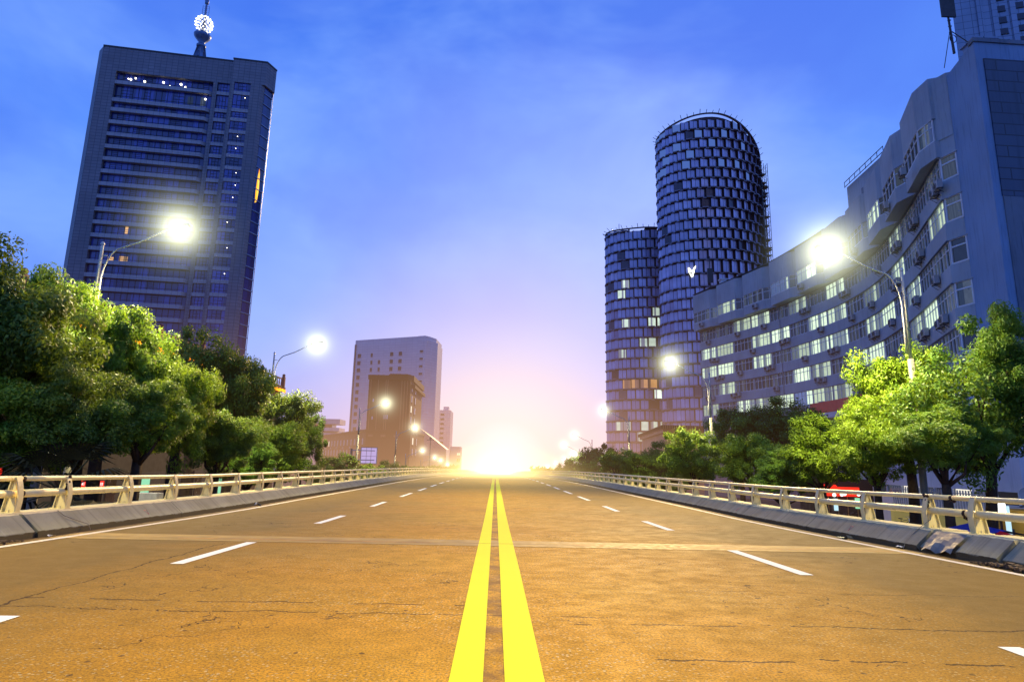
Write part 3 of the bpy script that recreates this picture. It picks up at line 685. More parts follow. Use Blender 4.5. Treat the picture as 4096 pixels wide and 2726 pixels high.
# ------------------------------------------------------------------ dark office tower on the left
def left_tower():
    ang = math.atan2(6.4, 43.6)
    root = thing('office_tower', 'dark stone clad office tower with striped window bands and a lit ball mast', 'tower', (-111.4, 155, 0), ang)
    P = lambda mb, nm, m: uvbox(mb.build(nm, m, root))
    top = 111.5; base = -6
    # stone walls
    mb = MB()
    mb.prism([(0,0),(4.1,0),(4.1,1.6),(29.3,1.6),(29.3,0),(30.4,0),(30.4,.9),(33.7,.9),(33.7,0),(34.3,0),(34.3,-1.3),(35.2,-1.3),(35.2,-.6),(39.6,-.6),(39.6,-1.3),(42.4,-1.3),(43.2,-.4),(43.0,1.),(36,24),(-2.2,24),(-2.2,2.6)], base, 104.4)
    mb.prism([(0,-.003),(34.3,-.003),(34.3,-1.303),(43.4,-1.303),(45.3,2.2),(36,24.2),(-2.203,24.2),(-2.203,2.6)], 104.4, top)
    w = P(mb, 'wall', STONE)
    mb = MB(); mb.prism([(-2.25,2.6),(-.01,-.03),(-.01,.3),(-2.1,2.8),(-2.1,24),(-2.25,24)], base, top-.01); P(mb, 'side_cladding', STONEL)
    mb = MB()
    mb.box(-.1,.25,-.1,.2,top-.4,top+.15); mb.prism([(-.1,-.12),(34.2,-.12),(34.2,.3),(-.1,.3)], top-.1, top+.35); mb.prism([(34.2,-1.42),(43.5,-1.42),(45.45,2.2),(45.1,2.3),(43.3,-1.1),(34.2,-1.1)], top-.1, top+.35)
    mb.build('coping', DARK, root)
    tops = [101.7, 96.4, 93.5]+[89.8-3.6*k for k in range(0, 27)]
    tops = [t for t in tops if t > -1]
    prev = 104.4
    mb = MB(); glassrows = []
    for t in tops:
        mb.prism([(4.1,.05),(27.9,.05),(29.3,1.25),(29.3,1.6),(4.1,1.6)], t-1.05, t)
        mb.box(30.4,33.7,.05,.9,t-1.0,t); mb.box(35.2,39.6,-1.22,-.6,t-1.0,t)
        glassrows.append((t, prev)); prev = t-1.05
    P(mb, 'spandrel', BAND)
    for i, (z0, z1) in enumerate(glassrows):
        h = z1-z0
        fr = MB(); n = 16; L = 23.8
        for k in range(n+1): fr.box(4.15+L*k/n-.03, 4.15+L*k/n+.04, .93, 1.06, z0, z1)
        fr.box(4.15,27.9,.94,1.05,z0+h*.26,z0+h*.26+.07); 
        for k in ((1, 2, 5, 10, 11) if i % 2 else (1, 4, 5, 10, 15)):
            a = 4.15+L*k/n; 
            for q in (.45, .68): fr.box(a, a+L/n, .95, 1.05, z0+h*q, z0+h*q+.06)
        fr.box(27.88,27.96,.95,1.06,z0,z1)
        wo = fr.build('window', DARK, root)
        pb = MB(); pb.box(4.1,27.92,1.05,1.3,z0,z1); pb.face([(27.92,1.06,z0),(29.3,1.58,z0),(29.3,1.58,z1),(27.92,1.06,z1)])
        uvbox(pb.build('pane', GLASST, wo))
        for (xa, xb, y) in ((30.4,33.7,.5),(35.2,39.6,-.95)):
            fr = MB(); nn = 4
            for k in range(nn+1): x = xa+(xb-xa)*k/nn; fr.box(max(xa, x-.04), min(xb, x+.04), y-.1, y, z0, z1)
            fr.box(xa, xb, y-.09, y-.01, z0+h*.25, z0+h*.25+.08); fr.box(xa+(xb-xa)*.25, xa+(xb-xa)*.75, y-.085, y-.01, z0+h*.6, z0+h*.6+.07)
            wo = fr.build('window', DARK, root); pb = MB(); pb.box(xa, xb, y, y+.2, z0, z1); uvbox(pb.build('pane', GLASST, wo))
        if xa and i % 4 != 2:
            sb = MB(); sb.ball((38.0+.5*math.sin(i), -1.15, z1-.8), .10, 6, 4)
            if i in (1,4,5,6,7,8,9,11,13,14,15): sb.build('ceiling_light', SPOT, root)
    # lit lamps in the uppermost rooms
    for x, z, r in ((7,102.9,.16),(7.6,102.8,.28),(8.8,103.3,.2),(11.2,102.6,.28),(16.,103.0,.28),(17.8,102.2,.12),(20.6,103.0,.3),(21.8,102.3,.22),(27.4,99.3,.25)):
        sb = MB(); sb.ball((x, .9, z), r, 7, 5); sb.build('ceiling_light', SPOT, root)
    for x0, x1, z0, z1, m in ((22.8,24.2,97.2,99.6,DIM),(26.2,27.6,97.2,99.8,DIM),(8.6,10.1,49.8,51.4,ORG),(11.3,13.4,49.9,51.8,ORG),(4.4,6.6,35.2,37.2,ORG),(8.3,9.4,35.2,37.2,ORG),(11.8,12.5,58.0,60,ORG)):
        sb = MB(); sb.face([(x0,1.035,z0),(x1,1.035,z0),(x1,1.035,z1),(x0,1.035,z1)]); uvbox(sb.build('lit_pane', m, root))
    # glazed strip on the right corner with its floor fins and light display
    mb = MB(); mb.prism([(43.25,-.3),(44.7,2.4),(36.5,24),(36,24)], base, 104.3); uvbox(mb.build('corner_glazing', GLASST, root))
    mb = MB()
    for k in range(32): mb.prism([(43.2,-.55),(43.35,-.55),(44.95,2.3),(44.95,2.6),(43.3,-.2)], 3+3.2*k, 3.25+3.2*k)
    mb.box(44.85,45.0,2.3,2.45,base,104.3); mb.build('corner_fin', CLAD, root); uvbox([c for c in root.children if c.name.startswith('corner_fin')][0])
    m, g, out = mat('flame_display'); tc = g.n('ShaderNodeTexCoord').outputs['Generated']
    zz = g.n('ShaderNodeSeparateXYZ', Vector=tc).outputs[2]
    c = g.ramp(g.noise(g.vecmul(tc, (9, 9, 1.2)), 1.5, 2), [(.3, (1,.08,.0)), (.5, (1,.5,.02)), (.7, (.9,.9,.25))])
    e = g.n('ShaderNodeEmission', Color=c, Strength=1.6); g.l(e.outputs[0], out.inputs[0])
    mb = MB()
    mb.face([(43.62,.28,69.5),(43.95,.9,70.2),(44.1,1.2,74),(43.98,.95,78.5),(43.8,.62,80),(43.66,.36,77),(43.55,.18,73)]); mb.build('light_display', m, root)
    # mast behind the roof
    ox, oy = 20.2, 12.5
    sp = MB()
    for sx_ in (0, 1, 2, 3):
        a = pi/2*sx_+.5; c, s = math.cos(a), math.sin(a); A = (-s, c)
        pr = [(4.2,top),(2.9,top+5),(1.8,top+8),(1.15,top+11.6),(.5,top+11.6),(.5,top)]
        i = len(sp.v); w_ = .45
        for r, z in pr: sp.v += [(ox+c*r-A[0]*w_, oy+s*r-A[1]*w_, z), (ox+c*r+A[0]*w_, oy+s*r+A[1]*w_, z)]
        n = len(pr)
        for k in range(n): a0 = i+2*k; b0 = i+2*((k+1)%n); sp.f.append((a0, b0, b0+1, a0+1)); sp.m.append(0)
        sp.f.append(tuple(i+2*k for k in range(n))); sp.m.append(0); sp.f.append(tuple(i+2*k+1 for k in range(n))[::-1]); sp.m.append(0)
    for z in (6.3, 8.0, 9.7): sp.lathe([(.7,0),(1.0,.1),(1.0,.7),(.7,.9)], 14, (ox,oy,top+z))
    sp.lathe([(.8,0),(.8,12)], 12, (ox,oy,top)); sp.lathe([(.9,11.4),(1.3,11.6),(1.35,12.2),(1.05,12.5),(.85,12.7),(.9,13.2),(1.7,14.2),(2.3,15.0),(2.45,15.6),(2.2,15.8),(1.0,15.9),(.6,16.),(.6,16.6),(.85,16.7),(.85,17.1),(.4,17.2)], 20, (ox,oy,top))
    spo = sp.build('mast', simple('mast_steel', (.10,.17,.30), .35, .6, .4, var=.2), root, True)
    rg = MB()
    for k in range(20):
        a = 2*pi*k/20; b = 2*pi*(k+1)/20; rg.tube([(ox+1.75*math.cos(a),oy+1.75*math.sin(a),top+16.7),(ox+1.75*math.cos(b),oy+1.75*math.sin(b),top+16.7)], .07, 4)
        if k % 3 == 0: rg.tube([(ox+1.75*math.cos(a),oy+1.75*math.sin(a),top+15.8),(ox+1.75*math.cos(a),oy+1.75*math.sin(a),top+16.7)], .06, 4)
    rg.build('railing', DARK, spo)
    st = MB(); st.tube([(ox,oy,top+17),(ox,oy,top+29)], .3, 10); st.lathe([(.35,0),(.55,.2),(.55,.8),(.6,1.),(.55,1.8),(.35,2.)], 12, (ox,oy,top+26.5)); st.tube([(ox,oy,top+29),(ox,oy,top+38)], .15, 8)
    for s_ in (-1, 1):
        st.tube([(ox+s_*.95,oy,top+22.6),(ox+s_*.95,oy,top+25.9)], .06, 4)
        for k in range(5): st.tube([(ox,oy,top+22.7+k*.75),(ox+s_*.95,oy,top+23+k*.7)], .045, 4)
    st.build('antenna', D.materials['mast_steel'], spo)
    bl = MB(); bb = (0,0,0); zc = top+19.5
    for k in range(90):
        z = 1-2*(k+.5)/90; r = math.sqrt(1-z*z); a = k*2.39996
        if z > .93 or z < -.95: continue
        bl.ball((ox+2.45*r*math.cos(a), oy+2.45*r*math.sin(a), zc+2.45*z), .23, 6, 4)
    bl.build('light_ball', emitter('ball_bulb', (1,.98,.86), 3), spo)
    fr = MB()
    for k in range(0, 90, 2):
        z = 1-2*(k+.5)/90; r = math.sqrt(1-z*z); a = k*2.39996; fr.tube([(ox,oy,zc),(ox+2.4*r*math.cos(a), oy+2.4*r*math.sin(a), zc+2.4*z)], .06, 4)
    fr.build('ball_spokes', DARK, spo)
    gl = link('light_glow', GSM2, spo, (ox,oy,zc)); gl.scale = (4.6,)*3
GLOW2 = glow_mat('ball_halo', (.75,.85,1.), .0, .04); GSM2 = gs.mesh('light_glow', GLOW2, True)
left_tower()

# ------------------------------------------------------------------ rounded glass towers
def panel_mat():
    m, g, out = mat('tower_panel_glass'); uv = g.n('ShaderNodeUVMap').outputs[0]; s = g.n('ShaderNodeSeparateXYZ', Vector=uv)
    wn = g.n('ShaderNodeTexWhiteNoise', _noise_dimensions='2D', Vector=g.n('ShaderNodeCombineXYZ', X=g.math('FLOOR', g.math('MULTIPLY', s.outputs[0], 1.)), Y=g.math('FLOOR', s.outputs[1])).outputs[0]).outputs[0]
    fy = g.math('FRACT', s.outputs[1]); fx = g.math('FRACT', s.outputs[0])
    c = g.mix(g.ramp(wn, [(.0, 0.), (.9, 1.), (.94, 1.), (.95, 0.)], 'LINEAR'), (.42, .40, .60), (.60, .58, .84))
    c = g.mix(g.math('GREATER_THAN', wn, .965), c, (.05, .03, .04))
    c = g.mix(g.ramp(fy, [(.0, .25), (.25, 0.), (.85, 0.), (1., .35)]), c, (.12, .11, .2))
    n = g.noise(g.n('ShaderNodeTexCoord').outputs['Object'], .25, 3); c = g.mix(g.ramp(n, [(.35, .3), (.65, 0.)]), c, (.1, .1, .2))
    half = g.math('LESS_THAN', g.math('ABSOLUTE', g.math('SUBTRACT', fx, .5)), .03); c = g.mix(half, c, (.03,.02,.03))
    principled(g, out, c, .18, .8, .15); return m
PG = panel_mat()
DKR = simple('dark_reveal', (.045, .018, .02), .5, var=.3, scale=.3); LEDGE = simple('ledge_metal', (.20, .18, .22), .4, .5, .2, var=.15, scale=1.)
SKYP = emitter('sky_glow_top_panel', (.13, .26, .85), .55); LITP = lit_mat('lit_tower_room', (.80, 1., .85), 1.25, (.24,.24,.40), .25, .55); ORP = lit_mat('orange_tower_room', (1., .50, .18), 1.1, (.30,.16,.12), .25, .6)  # sky shining through the top storeys is put in as blue emission
def glass_tower(name, label, cx, cy, a, b, rot, roof, z0, hs, ncol, lits, extra_open=0):
    root = thing(name, label, 'tower', (cx, cy, 0), rot)
    # equal-arc points of the superellipse
    pts = []
    M = 1440; raw = [(a*math.cos(2*pi*k/M), b*math.sin(2*pi*k/M)) for k in range(M+1)]
    L = [0]
    for p, q in zip(raw, raw[1:]): L.append(L[-1]+math.hypot(q[0]-p[0], q[1]-p[1]))
    def at(s):
        s = (s % 1)*L[-1]; k = int(np.searchsorted(L, s)); k = min(max(k, 1), M); t = (s-L[k-1])/(L[k]-L[k-1]); p, q = raw[k-1], raw[k]
        x, y = p[0]+(q[0]-p[0])*t, p[1]+(q[1]-p[1])*t; n = Vector((x/a/a, y/b/b)).normalized(); return x, y, n
    z = z0; row = 0
    for hgt in hs:
        g = MB(); led = MB(); uvs = []
        zt = z+hgt; any_ = False
        for c in range(ncol):
            off = .5*(row % 2)
            s0 = (c+off)/ncol; s1 = (c+off+1)/ncol; x0, y0, n0 = at(s0); x1, y1, n1 = at(s1)
            rf = roof((x0+x1)/2, (y0+y1)/2)
            if z > rf-1.0: continue
            any_ = True
            ztt0 = min(zt, roof(x0, y0)); ztt1 = min(zt, roof(x1, y1))
            # saw-tooth panel: one edge proud, the other flush; dark return at the step
            pr = .95; xa, ya = x0+n0.x*pr, y0+n0.y*pr; xm, ym = x0+(x1-x0)*.80+n1.x*.10, y0+(y1-y0)*.80+n1.y*.10
            key = (row, c); mi = 0
            if key in lits: mi = lits[key]
            elif extra_open and zt > rf-extra_open and random.random() < .30: mi = 3
            g.face([(xa,ya,z+.38),(xm,ym,z+.38),(xm,ym,ztt1-.4),(xa,ya,ztt0-.4)], mi); uvs.append([(c*1.0,row),(c+1.-1e-4,row),(c+1.-1e-4,row+1-1e-4),(c*1.,row+1-1e-4)])
            g.face([(xm,ym,z),(x1,y1,z),(x1,y1,ztt1),(xm,ym,ztt1)], 1); uvs.append([(0,0)]*4)
            g.face([(x1,y1,z),(x1+n1.x*pr,y1+n1.y*pr,z),(x1+n1.x*pr,y1+n1.y*pr,ztt1),(x1,y1,ztt1)], 1); uvs.append([(0,0)]*4)
            # ledge in two steps
            t = Vector((x1-x0, y1-y0)).normalized(); wd = math.hypot(x1-x0, y1-y0)
            for (u0, u1, dz, dep) in ((.04, .66, .0, 1.35), (.66, 1.0, -.30, 1.1)):
                px, py = x0+t.x*wd*u0, y0+t.y*wd*u0; qx, qy = x0+t.x*wd*u1, y0+t.y*wd*u1
                led.prism([(px,py),(px+n0.x*dep,py+n0.y*dep),(qx+n1.x*dep,qy+n1.y*dep),(qx,qy)][::-1], z+dz, z+dz+.34)
        if not any_: z = zt; row += 1; continue
        me = g.mesh('glass_storey', [PG, DKR, LITP, SKYP, ORP]); me.uv_layers.new(name='UVMap')
        for p, u in zip(me.polygons, uvs):
            for li, q in zip(p.loop_indices, u): me.uv_layers[0].data[li].uv = q
        so = link('glass_storey', me, root); led.build('ledge', LEDGE, so)
        z = zt; row += 1
    # roof rim, core and rods
    N = 96; rim = MB(); rods = MB()
    for k in range(N):
        x0, y0, n0 = at(k/N); x1, y1, n1 = at((k+1)/N)
        za, zb = roof(x0, y0), roof(x1, y1)
        rim.face([(x0+n0.x*.9,y0+n0.y*.9,za-.5),(x1+n1.x*.9,y1+n1.y*.9,zb-.5),(x1+n1.x*.9,y1+n1.y*.9,zb+.15),(x0+n0.x*.9,y0+n0.y*.9,za+.15)])
        rim.face([(x0+n0.x*.9,y0+n0.y*.9,za+.15),(x1+n1.x*.9,y1+n1.y*.9,zb+.15),(x1-n1.x*.4,y1-n1.y*.4,zb+.15),(x0-n0.x*.4,y0-n0.y*.4,za+.15)])
        if k % 2 == 0: rods.tube([(x0,y0,za),(x0+n0.x*2.0,y0+n0.y*2.0,za+.9+.5*math.sin(k))], .11, 4)
    rim.build('roof_rim', DKR, root); rods.build('rim_rods', DARK, root)
    core = MB(); core.prism([(x-.25*n.x*0, y) for x, y, n in [at(k/48) for k in range(48)]], z0-3, lambda x, y: roof(x, y)-1.2); core.build('core', DKR, root)
    return root, at
def roof_tall(x, y): return 135.5-(.0125*(x+5)**2 if x < -5 else .021*(x+5)**2)-y*.06
h_t = [4.6]*5+[4.1]*11+[5.2, 5.2]+[4.1]*14
tall, at_t = glass_tower('glass_tower', 'tall rounded glass tower with staggered panels, slanting top and scaffolded flank', 84.2, 233, 20.6, 14.6, .12, roof_tall, -2, h_t, 34, {(4,22):4,(5,22):4,(9,23):2,(6,23):4}, 20)
def roof_short(x, y): return 97.5+.012*(x+8)*(abs(x+8))*-.6+.0*y
lits = {}
for (r, c, n, k) in ((1,21,1,2),(3,19,2,2),(4,20,4,2),(4,17,2,2),(7,21,3,2),(8,18,4,4),(11,17,1,2),(12,20,2,2),(14,18,1,2),(14,21,2,2),(15,21,1,2),(17,17,1,2),(18,18,1,2)):
    for j in range(n): lits[(r, c+j)] = k
short, at_s = glass_tower('glass_tower', 'shorter rounded glass tower with scattered lit rooms left of the tall one', 66.5, 252, 20.5, 12, -.10, roof_short, -3, [4.15]*26, 30, lits, 0)
mb = MB(); mb.box(-3.5, 1.2, 2, 7, 90, 102.5); mb.box(-3.9,1.6,1.6,7.4,102.5,102.9); mb.box(1.2,7,3,7,90,99); mb.build('plant_room', BROWN, short)
mb = MB(); mb.tube([(-15.5,-2,96),(-15.5,-2,103)], .12, 5); mb.build('lightning_rod', DARK, short)
# scaffold on the right flank of the tall tower
mb = MB(); rr = random.Random(4)
for k in range(40):
    x, y, n = at_t(.905+.06*rr.random()); z = 30+85*rr.random(); e = rr.uniform(.4, 1.1)
    mb.box(x-e*.6, x+n.x*2+e*.6, y-2.4, y, z, z+rr.uniform(.15,.5))
for k in range(14):
    x, y, n = at_t(.90+.065*rr.random()); mb.tube([(x+n.x*1.6,y+n.y*1.6,30),(x+n.x*1.6,y+n.y*1.6,112)], .1, 4)
mb.build('scaffold', DARK, tall)
# unbranded pale light figure behind one storey
mb = MB(); x, y, n = at_t(.622); n3 = Vector((n.x, n.y, 0)); t3 = Vector((-n.y, n.x, 0)); c0 = Vector((x, y, 71.4))+n3*1.1
for poly in ([(-1.35,2.4),(-.75,2.2),(-.35,1.5),(-.9,1.1),(-1.3,1.6)],[(1.5,2.9),(.7,2.1),(.45,1.4),(1.0,1.2),(1.5,2.1)],[(-1.2,1.0),(-.15,1.35),(-.1,-.2),(-.7,-.5),(-1.25,.2)],[(.05,1.4),(1.0,1.0),(.95,.2),(.55,-.4),(.08,-.2)],[(-.65,-.6),(-.1,-.35),(-.1,-1.7),(-.35,-1.4)],[(.08,-.3),(.55,-.5),(.5,-1.2),(.15,-1.6)]):
    mb.face([c0+t3*u+Vector((0,0,v)) for u, v in poly])
mb.build('light_emblem', emitter('emblem_light', (1., 1., .80), 2.2), tall)
# hoist mast beside it
root = thing('hoist_mast', 'thin dark lattice hoist mast standing beside the right flank of the tall glass tower', 'construction hoist', (108.6, 235, -3))
mb = MB()
for x, y in ((-.8,-.8),(.8,-.8),(.8,.8),(-.8,.8)): mb.tube([(x,y,0),(x,y,127.5)], .12, 4)
mb.build('leg', DARK, root)
mb = MB()
for k in range(70):
    z = k*1.82; s_ = 1 if k % 2 else -1
    for y in (-.8, .8): mb.tube([(-.8*s_,y,z),(.8*s_,y,z+1.8)], .06, 3); mb.tube([(-.8,y,z),(.8,y,z)], .05, 3)
mb.build('lattice', DARK, root)

# ------------------------------------------------------------------ curved office block on the right
PL = [(36.3,108.5),(39.2,99),(41.6,90),(42.6,82),(42.9,74),(42.0,66.5),(40.0,59.5),(37.4,52.5),(35.0,46.8),(33.1,42.2)]
def cat(P, n=14):
    P = [Vector(p) for p in P]; Q = [P[0]*2-P[1]]+P+[P[-1]*2-P[-2]]; out = []
    for i in range(1, len(Q)-2):
        for k in range(n):
            t = k/n; p0, p1, p2, p3 = Q[i-1:i+3]
            out.append(.5*((2*p1)+(p2-p0)*t+(2*p0-5*p1+4*p2-p3)*t*t+(3*p1-p0-3*p2+p3)*t**3))
    return out+[P[-1]]
PC = cat(PL); SL = [0.]
for p, q in zip(PC, PC[1:]): SL.append(SL[-1]+(q-p).length)
TOT = SL[-1]
def fac(s, off=0.):
    """point on the curved facade at arc s, pushed OFF metres toward the road; with its frame"""
    s = min(max(s, 0), TOT-1e-4); k = max(1, int(np.searchsorted(SL, s))); t = (s-SL[k-1])/(SL[k]-SL[k-1]); p = PC[k-1].lerp(PC[k], t)
    a = PC[max(k-3, 0)]; b = PC[min(k+2, len(PC)-1)]; d = (b-a).normalized(); n = Vector((d.y, -d.x)); 
    if n.x > 0: n = -n
    q = p+n*off; return q, d, n
def office_block():
    root = thing('office_block', 'curved pale office block with lit strip windows, sloping balconies and air conditioners', 'building')
    ztop = [24.7, 21.4, 18.1, 14.8, 11.5, 8.2]; wh = 1.95
    def ribbon(nm, s0, s1, z0, z1, off, th, m, n=60, cap=0):
        mb = MB(); P = []
        for k in range(n+1):
            s = s0+(s1-s0)*k/n; q, d, nn = fac(s, off); q2 = q-nn*th; P.append((q, q2))
        for (a, a2), (b, b2) in zip(P, P[1:]):
            mb.face([(a.x,a.y,z0),(b.x,b.y,z0),(b.x,b.y,z1),(a.x,a.y,z1)]); mb.face([(a.x,a.y,z1),(b.x,b.y,z1),(b2.x,b2.y,z1),(a2.x,a2.y,z1)]); mb.face([(a2.x,a2.y,z0),(b2.x,b2.y,z0),(b.x,b.y,z0),(a.x,a.y,z0)])
        for (a, a2) in (P[0], P[-1]): mb.face([(a.x,a.y,z0),(a.x,a.y,z1),(a2.x,a2.y,z1),(a2.x,a2.y,z0)])
        return mb.build(nm, m, root)
    # spandrels; their near ends are cut back in a chamfer
    E = TOT-1.1
    levels = [(24.7, 26.05)]+[(zt-3.3, zt-wh) for zt in ztop]
    for i, (z0, z1) in enumerate(levels):
        ribbon('spandrel', 0, E, z0, z1, 0, .5, CONC)
        a, _, na = fac(E, 0); b, _, nb = fac(TOT, -.9); c, _, _ = fac(TOT, -1.4); d_, _, _ = fac(E, -.5)
        mb = MB(); mb.prism([(a.x,a.y),(b.x,b.y),(c.x,c.y),(d_.x,d_.y)], z0, z1); mb.prism([(a.x-.02,a.y-.1),(b.x-.06,b.y-.25),(c.x,c.y),(d_.x,d_.y)], z0-.07, z0-.001); mb.build('spandrel_end', CONC, root)
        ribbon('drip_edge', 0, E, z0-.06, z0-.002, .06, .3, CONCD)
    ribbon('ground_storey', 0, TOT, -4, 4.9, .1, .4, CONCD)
    # body behind
    body = [fac(TOT*k/40, -1.3)[0] for k in range(41)]
    back = [(60,38.3),(60,112),(40,112)]
    mb = MB(); mb.prism([(p.x,p.y) for p in body][::-1]+[(36.5,108.8),(40,112),(60,112),(60,40)], -4, 30.6); mb.build('core_wall', simple('window_reveal_dark', (.05,.05,.06), .8), root)
    # window units
    n = 15; unit = (E-.3)/n; meshes = {}
    fr = win_frame(unit-.16, wh, 5, WFRAME, .075, .13).mesh('window', WFRAME)
    kinds = {'L': LIT, 'B': LITB, 'D': DRK, 'M': DIM}; pm = {k: pane_mesh(unit-.16, wh, v) for k, v in kinds.items()}
    pat = ['DDLLDLDLDMDLMDM','LLDLLDLLDLMLMDL','LLDLDLLLDLLMLDM','DLDDDLLDLLMDLLM','BDLLLBLLDMMLMMD','DDDLLLMDDMDMLDD']
    for r, zt in enumerate(ztop):
        for k in range(n):
            s = .2+unit*(k+.5); p, d, nn = fac(s, -.22); a = math.atan2(d.y, d.x)
            if (Vector((math.sin(a), -math.cos(a))).dot(nn)) < 0: a += pi
            w = link('window', fr, root, (p.x, p.y, zt-wh), a); link('pane', pm[pat[r][k]], w)
    # slanted windows at the near end of each band
    for zt in ztop:
        a, _, na = fac(E, -.2); b, _, nb = fac(TOT, -1.0); v = b-a; mid = (a+b)/2; an = math.atan2(v.y, v.x)
        fw = win_frame(v.length, wh, 1, WFRAME, .11, .13).build('end_window', WFRAME, root, loc=(mid.x, mid.y, zt-wh), rz=an)
        link('pane', pane_mesh(v.length, wh, DRK if zt != 14.8 else DIM), fw)
    # bays of the top floor and the parapet over them
    nb_ = 10; bp = (TOT-.8)/nb_; fw2 = None
    for i in range(nb_):
        s0 = .1+bp*i; s1 = s0+bp-.12; sm = s0+bp*.72
        po = 1.25 if i < 9 else .8; A, dA, nA = fac(s0, .12); B, dB, nB = fac(s0+.12, po); Cc, dC, nC = fac(sm, po); Dd, dD, nD = fac(s1, .12); Bi, _, _ = fac(s0, -.6); Di, _, _ = fac(s1, -.6)
        zp = 31.3+(.12 if i % 2 else 0)
        poly = [(A.x,A.y),(B.x,B.y),(Cc.x,Cc.y),(Dd.x,Dd.y),(Di.x,Di.y),(Bi.x,Bi.y)]
        # drop the underside at the outer corners a little
        mb = MB(); mb.prism(poly, 24.72, 26.1); mb.prism(poly, 28.0, zp); mb.build('balcony', CONC, root)
        mb = MB(); q = [( (x-Di.x)*1.03+Di.x, (y-Di.y)*1.03+Di.y) for x, y in poly]; mb.prism(poly, 27.93, 27.998); mb.build('balcony_lintel', CONCD, root)
        cor = [(p_, nn_) for p_, nn_ in ((B, nB), (Cc, nC), (Dd, nD))]
        for (P1, P2, nm) in ((B, Cc, 0), (Cc, Dd, 1)):
            m1 = (P1+P2)/2; v = P2-P1; an = math.atan2(v.y, v.x); nn = Vector((math.sin(an), -math.cos(an)))
            if nn.dot(nB) < 0: an += pi; nn = -nn
            m1 = m1-nn*.12; w = v.length-.1
            wo = win_frame(w, 1.9, 4 if nm == 0 else 2, WFRAME, .08, .12).build('window' if nm == 0 else 'end_window', WFRAME, root, loc=(m1.x, m1.y, 26.1), rz=an)
            kk = 'DLDBLLDLDD'[i]; link('pane', pane_mesh(w, 1.9, kinds[kk] if nm == 0 else (DRK if i % 3 else DIM)), wo)
        mb = MB(); pi_ = [((x-(A.x+Dd.x)/2)*.8+(A.x+Dd.x)/2, (y-(A.y+Dd.y)/2)*.8+(A.y+Dd.y)/2) for x, y in poly]; mb.prism(pi_, 26.1, 28.0); mb.build('balcony_core', D.materials['window_reveal_dark'], root)
    a = fac(TOT-1.3, .3)[0]; b = fac(TOT, -.86)[0]; c = fac(TOT, -2.6)[0]; d_ = fac(TOT-1.3, -2.)[0]
    mb = MB(); mb.prism([(a.x,a.y),(b.x,b.y),(c.x,c.y),(d_.x,d_.y)], 26.06, 31.22); mb.build('parapet_end', CONC, root)
    # drainpipes
    for s in (TOT*.30, TOT*.995):
        p, d, nn = fac(s, .07 if s < 50 else -.8); mb = MB(); mb.tube([(p.x,p.y,-3),(p.x,p.y,30)], .06, 6)
        for z in range(0, 30, 2): mb.lathe([(.09,0),(.09,.12)], 6, (p.x,p.y,z))
        mb.build('drainpipe', ACW, root)
    # air conditioners
    ac = MB(); ac.box(-.48,.48,-.42,-.06,0,.66); ac.lathe([(.001,0),(.24,0),(.26,.02),(.26,.05)], 14, (0,0,0))
    i0 = len(ac.v)-56
    for k in range(i0, len(ac.v)): x, y, z = ac.v[k]; ac.v[k] = (x-.12, -.43-z, .33+y)
    acm = ac.mesh('air_conditioner', ACW)
    br = MB(); br.tube([(-.35,0,-.02),(-.35,-.45,-.02)], .025, 4); br.tube([(.35,0,-.02),(.35,-.45,-.02)], .025, 4); br.tube([(-.35,0,-.4),(-.35,-.42,-.03)], .02, 4); br.tube([(.35,0,-.4),(.35,-.42,-.03)], .02, 4); br.tube([(-.36,-.44,-.02),(.36,-.44,-.02)], .02, 4); brm = br.mesh('bracket', DARK)
    fan = MB(); fan.lathe([(.001,0),(.2,0),(.2,.02)], 12); 
    fan.v = [(x-.12, -.485-z, .33+y) for x, y, z in fan.v]; fanm = fan.mesh('fan_grille', DARK)
    rr = random.Random(11); spots = []
    for r, zt in enumerate(ztop[:5]):
        s = rr.uniform(1, 5)
        while s < E-.8:
            spots.append((s, zt-wh-.55-rr.uniform(0,.25)))
            if rr.random() < .55: spots.append((s+1.25, zt-wh-.55-rr.uniform(0,.2)))
            s += rr.uniform(5.5, 10.5)
    for i in (0, 2, 4, 6, 8, 9):
        s = .1+bp*i+bp*(.2+.3*rr.random()); spots.append((s, 25.15, 1.35))
    for t in spots:
        p, d, nn = fac(t[0], t[2] if len(t) > 2 else 0.02); a = math.atan2(d.y, d.x)
        if (Vector((math.sin(a), -math.cos(a))).dot(nn)) < 0: a += pi
        u = link('air_conditioner', acm, root, (p.x,p.y,t[1]), a); link('bracket', brm, u); link('fan_grille', fanm, u)
    # near end pier, end wall and its dark cladding
    e1, _, _ = fac(TOT, -.9); AX, AY = 33.0, 37.9
    mb = MB(); mb.prism([(e1.x+.02,e1.y),(AX,AY),(60,AY+1.2),(60,41),(e1.x+2.5,e1.y+.3)], -4, 30.9); o = mb.build('end_wall', simple('blue_rendered_pier', (.20,.32,.48), .75, .3, var=.15, scale=.3, stain=.5), root)
    mb = MB(); mb.prism([(AX+.55,AY-.06),(60,AY+1.1),(60,AY+1.25),(AX+.55,AY+.08)], 19.3, 29.6); uvbox(mb.build('cladding_panel', PANELD, root))
    mb = MB(); mb.prism([(AX+.6,AY-.05),(60,AY+1.11),(60,AY+1.25),(AX+.6,AY+.08)], -4, 19.28); mb.build('streaked_wall', CONCD, root)
    mb = MB(); mb.prism([(AX-.1,AY-.1),(60,AY+1.0),(60,AY+1.6),(AX,AY+.5)], 30.9, 31.2); mb.build('roof_coping', CONCD, root)
    # dark roof edge on the straight part, raised stair block with its hand rail
    mb = MB(); 
    P = [fac(TOT*k/40*.5, 1.1)[0] for k in range(41)]
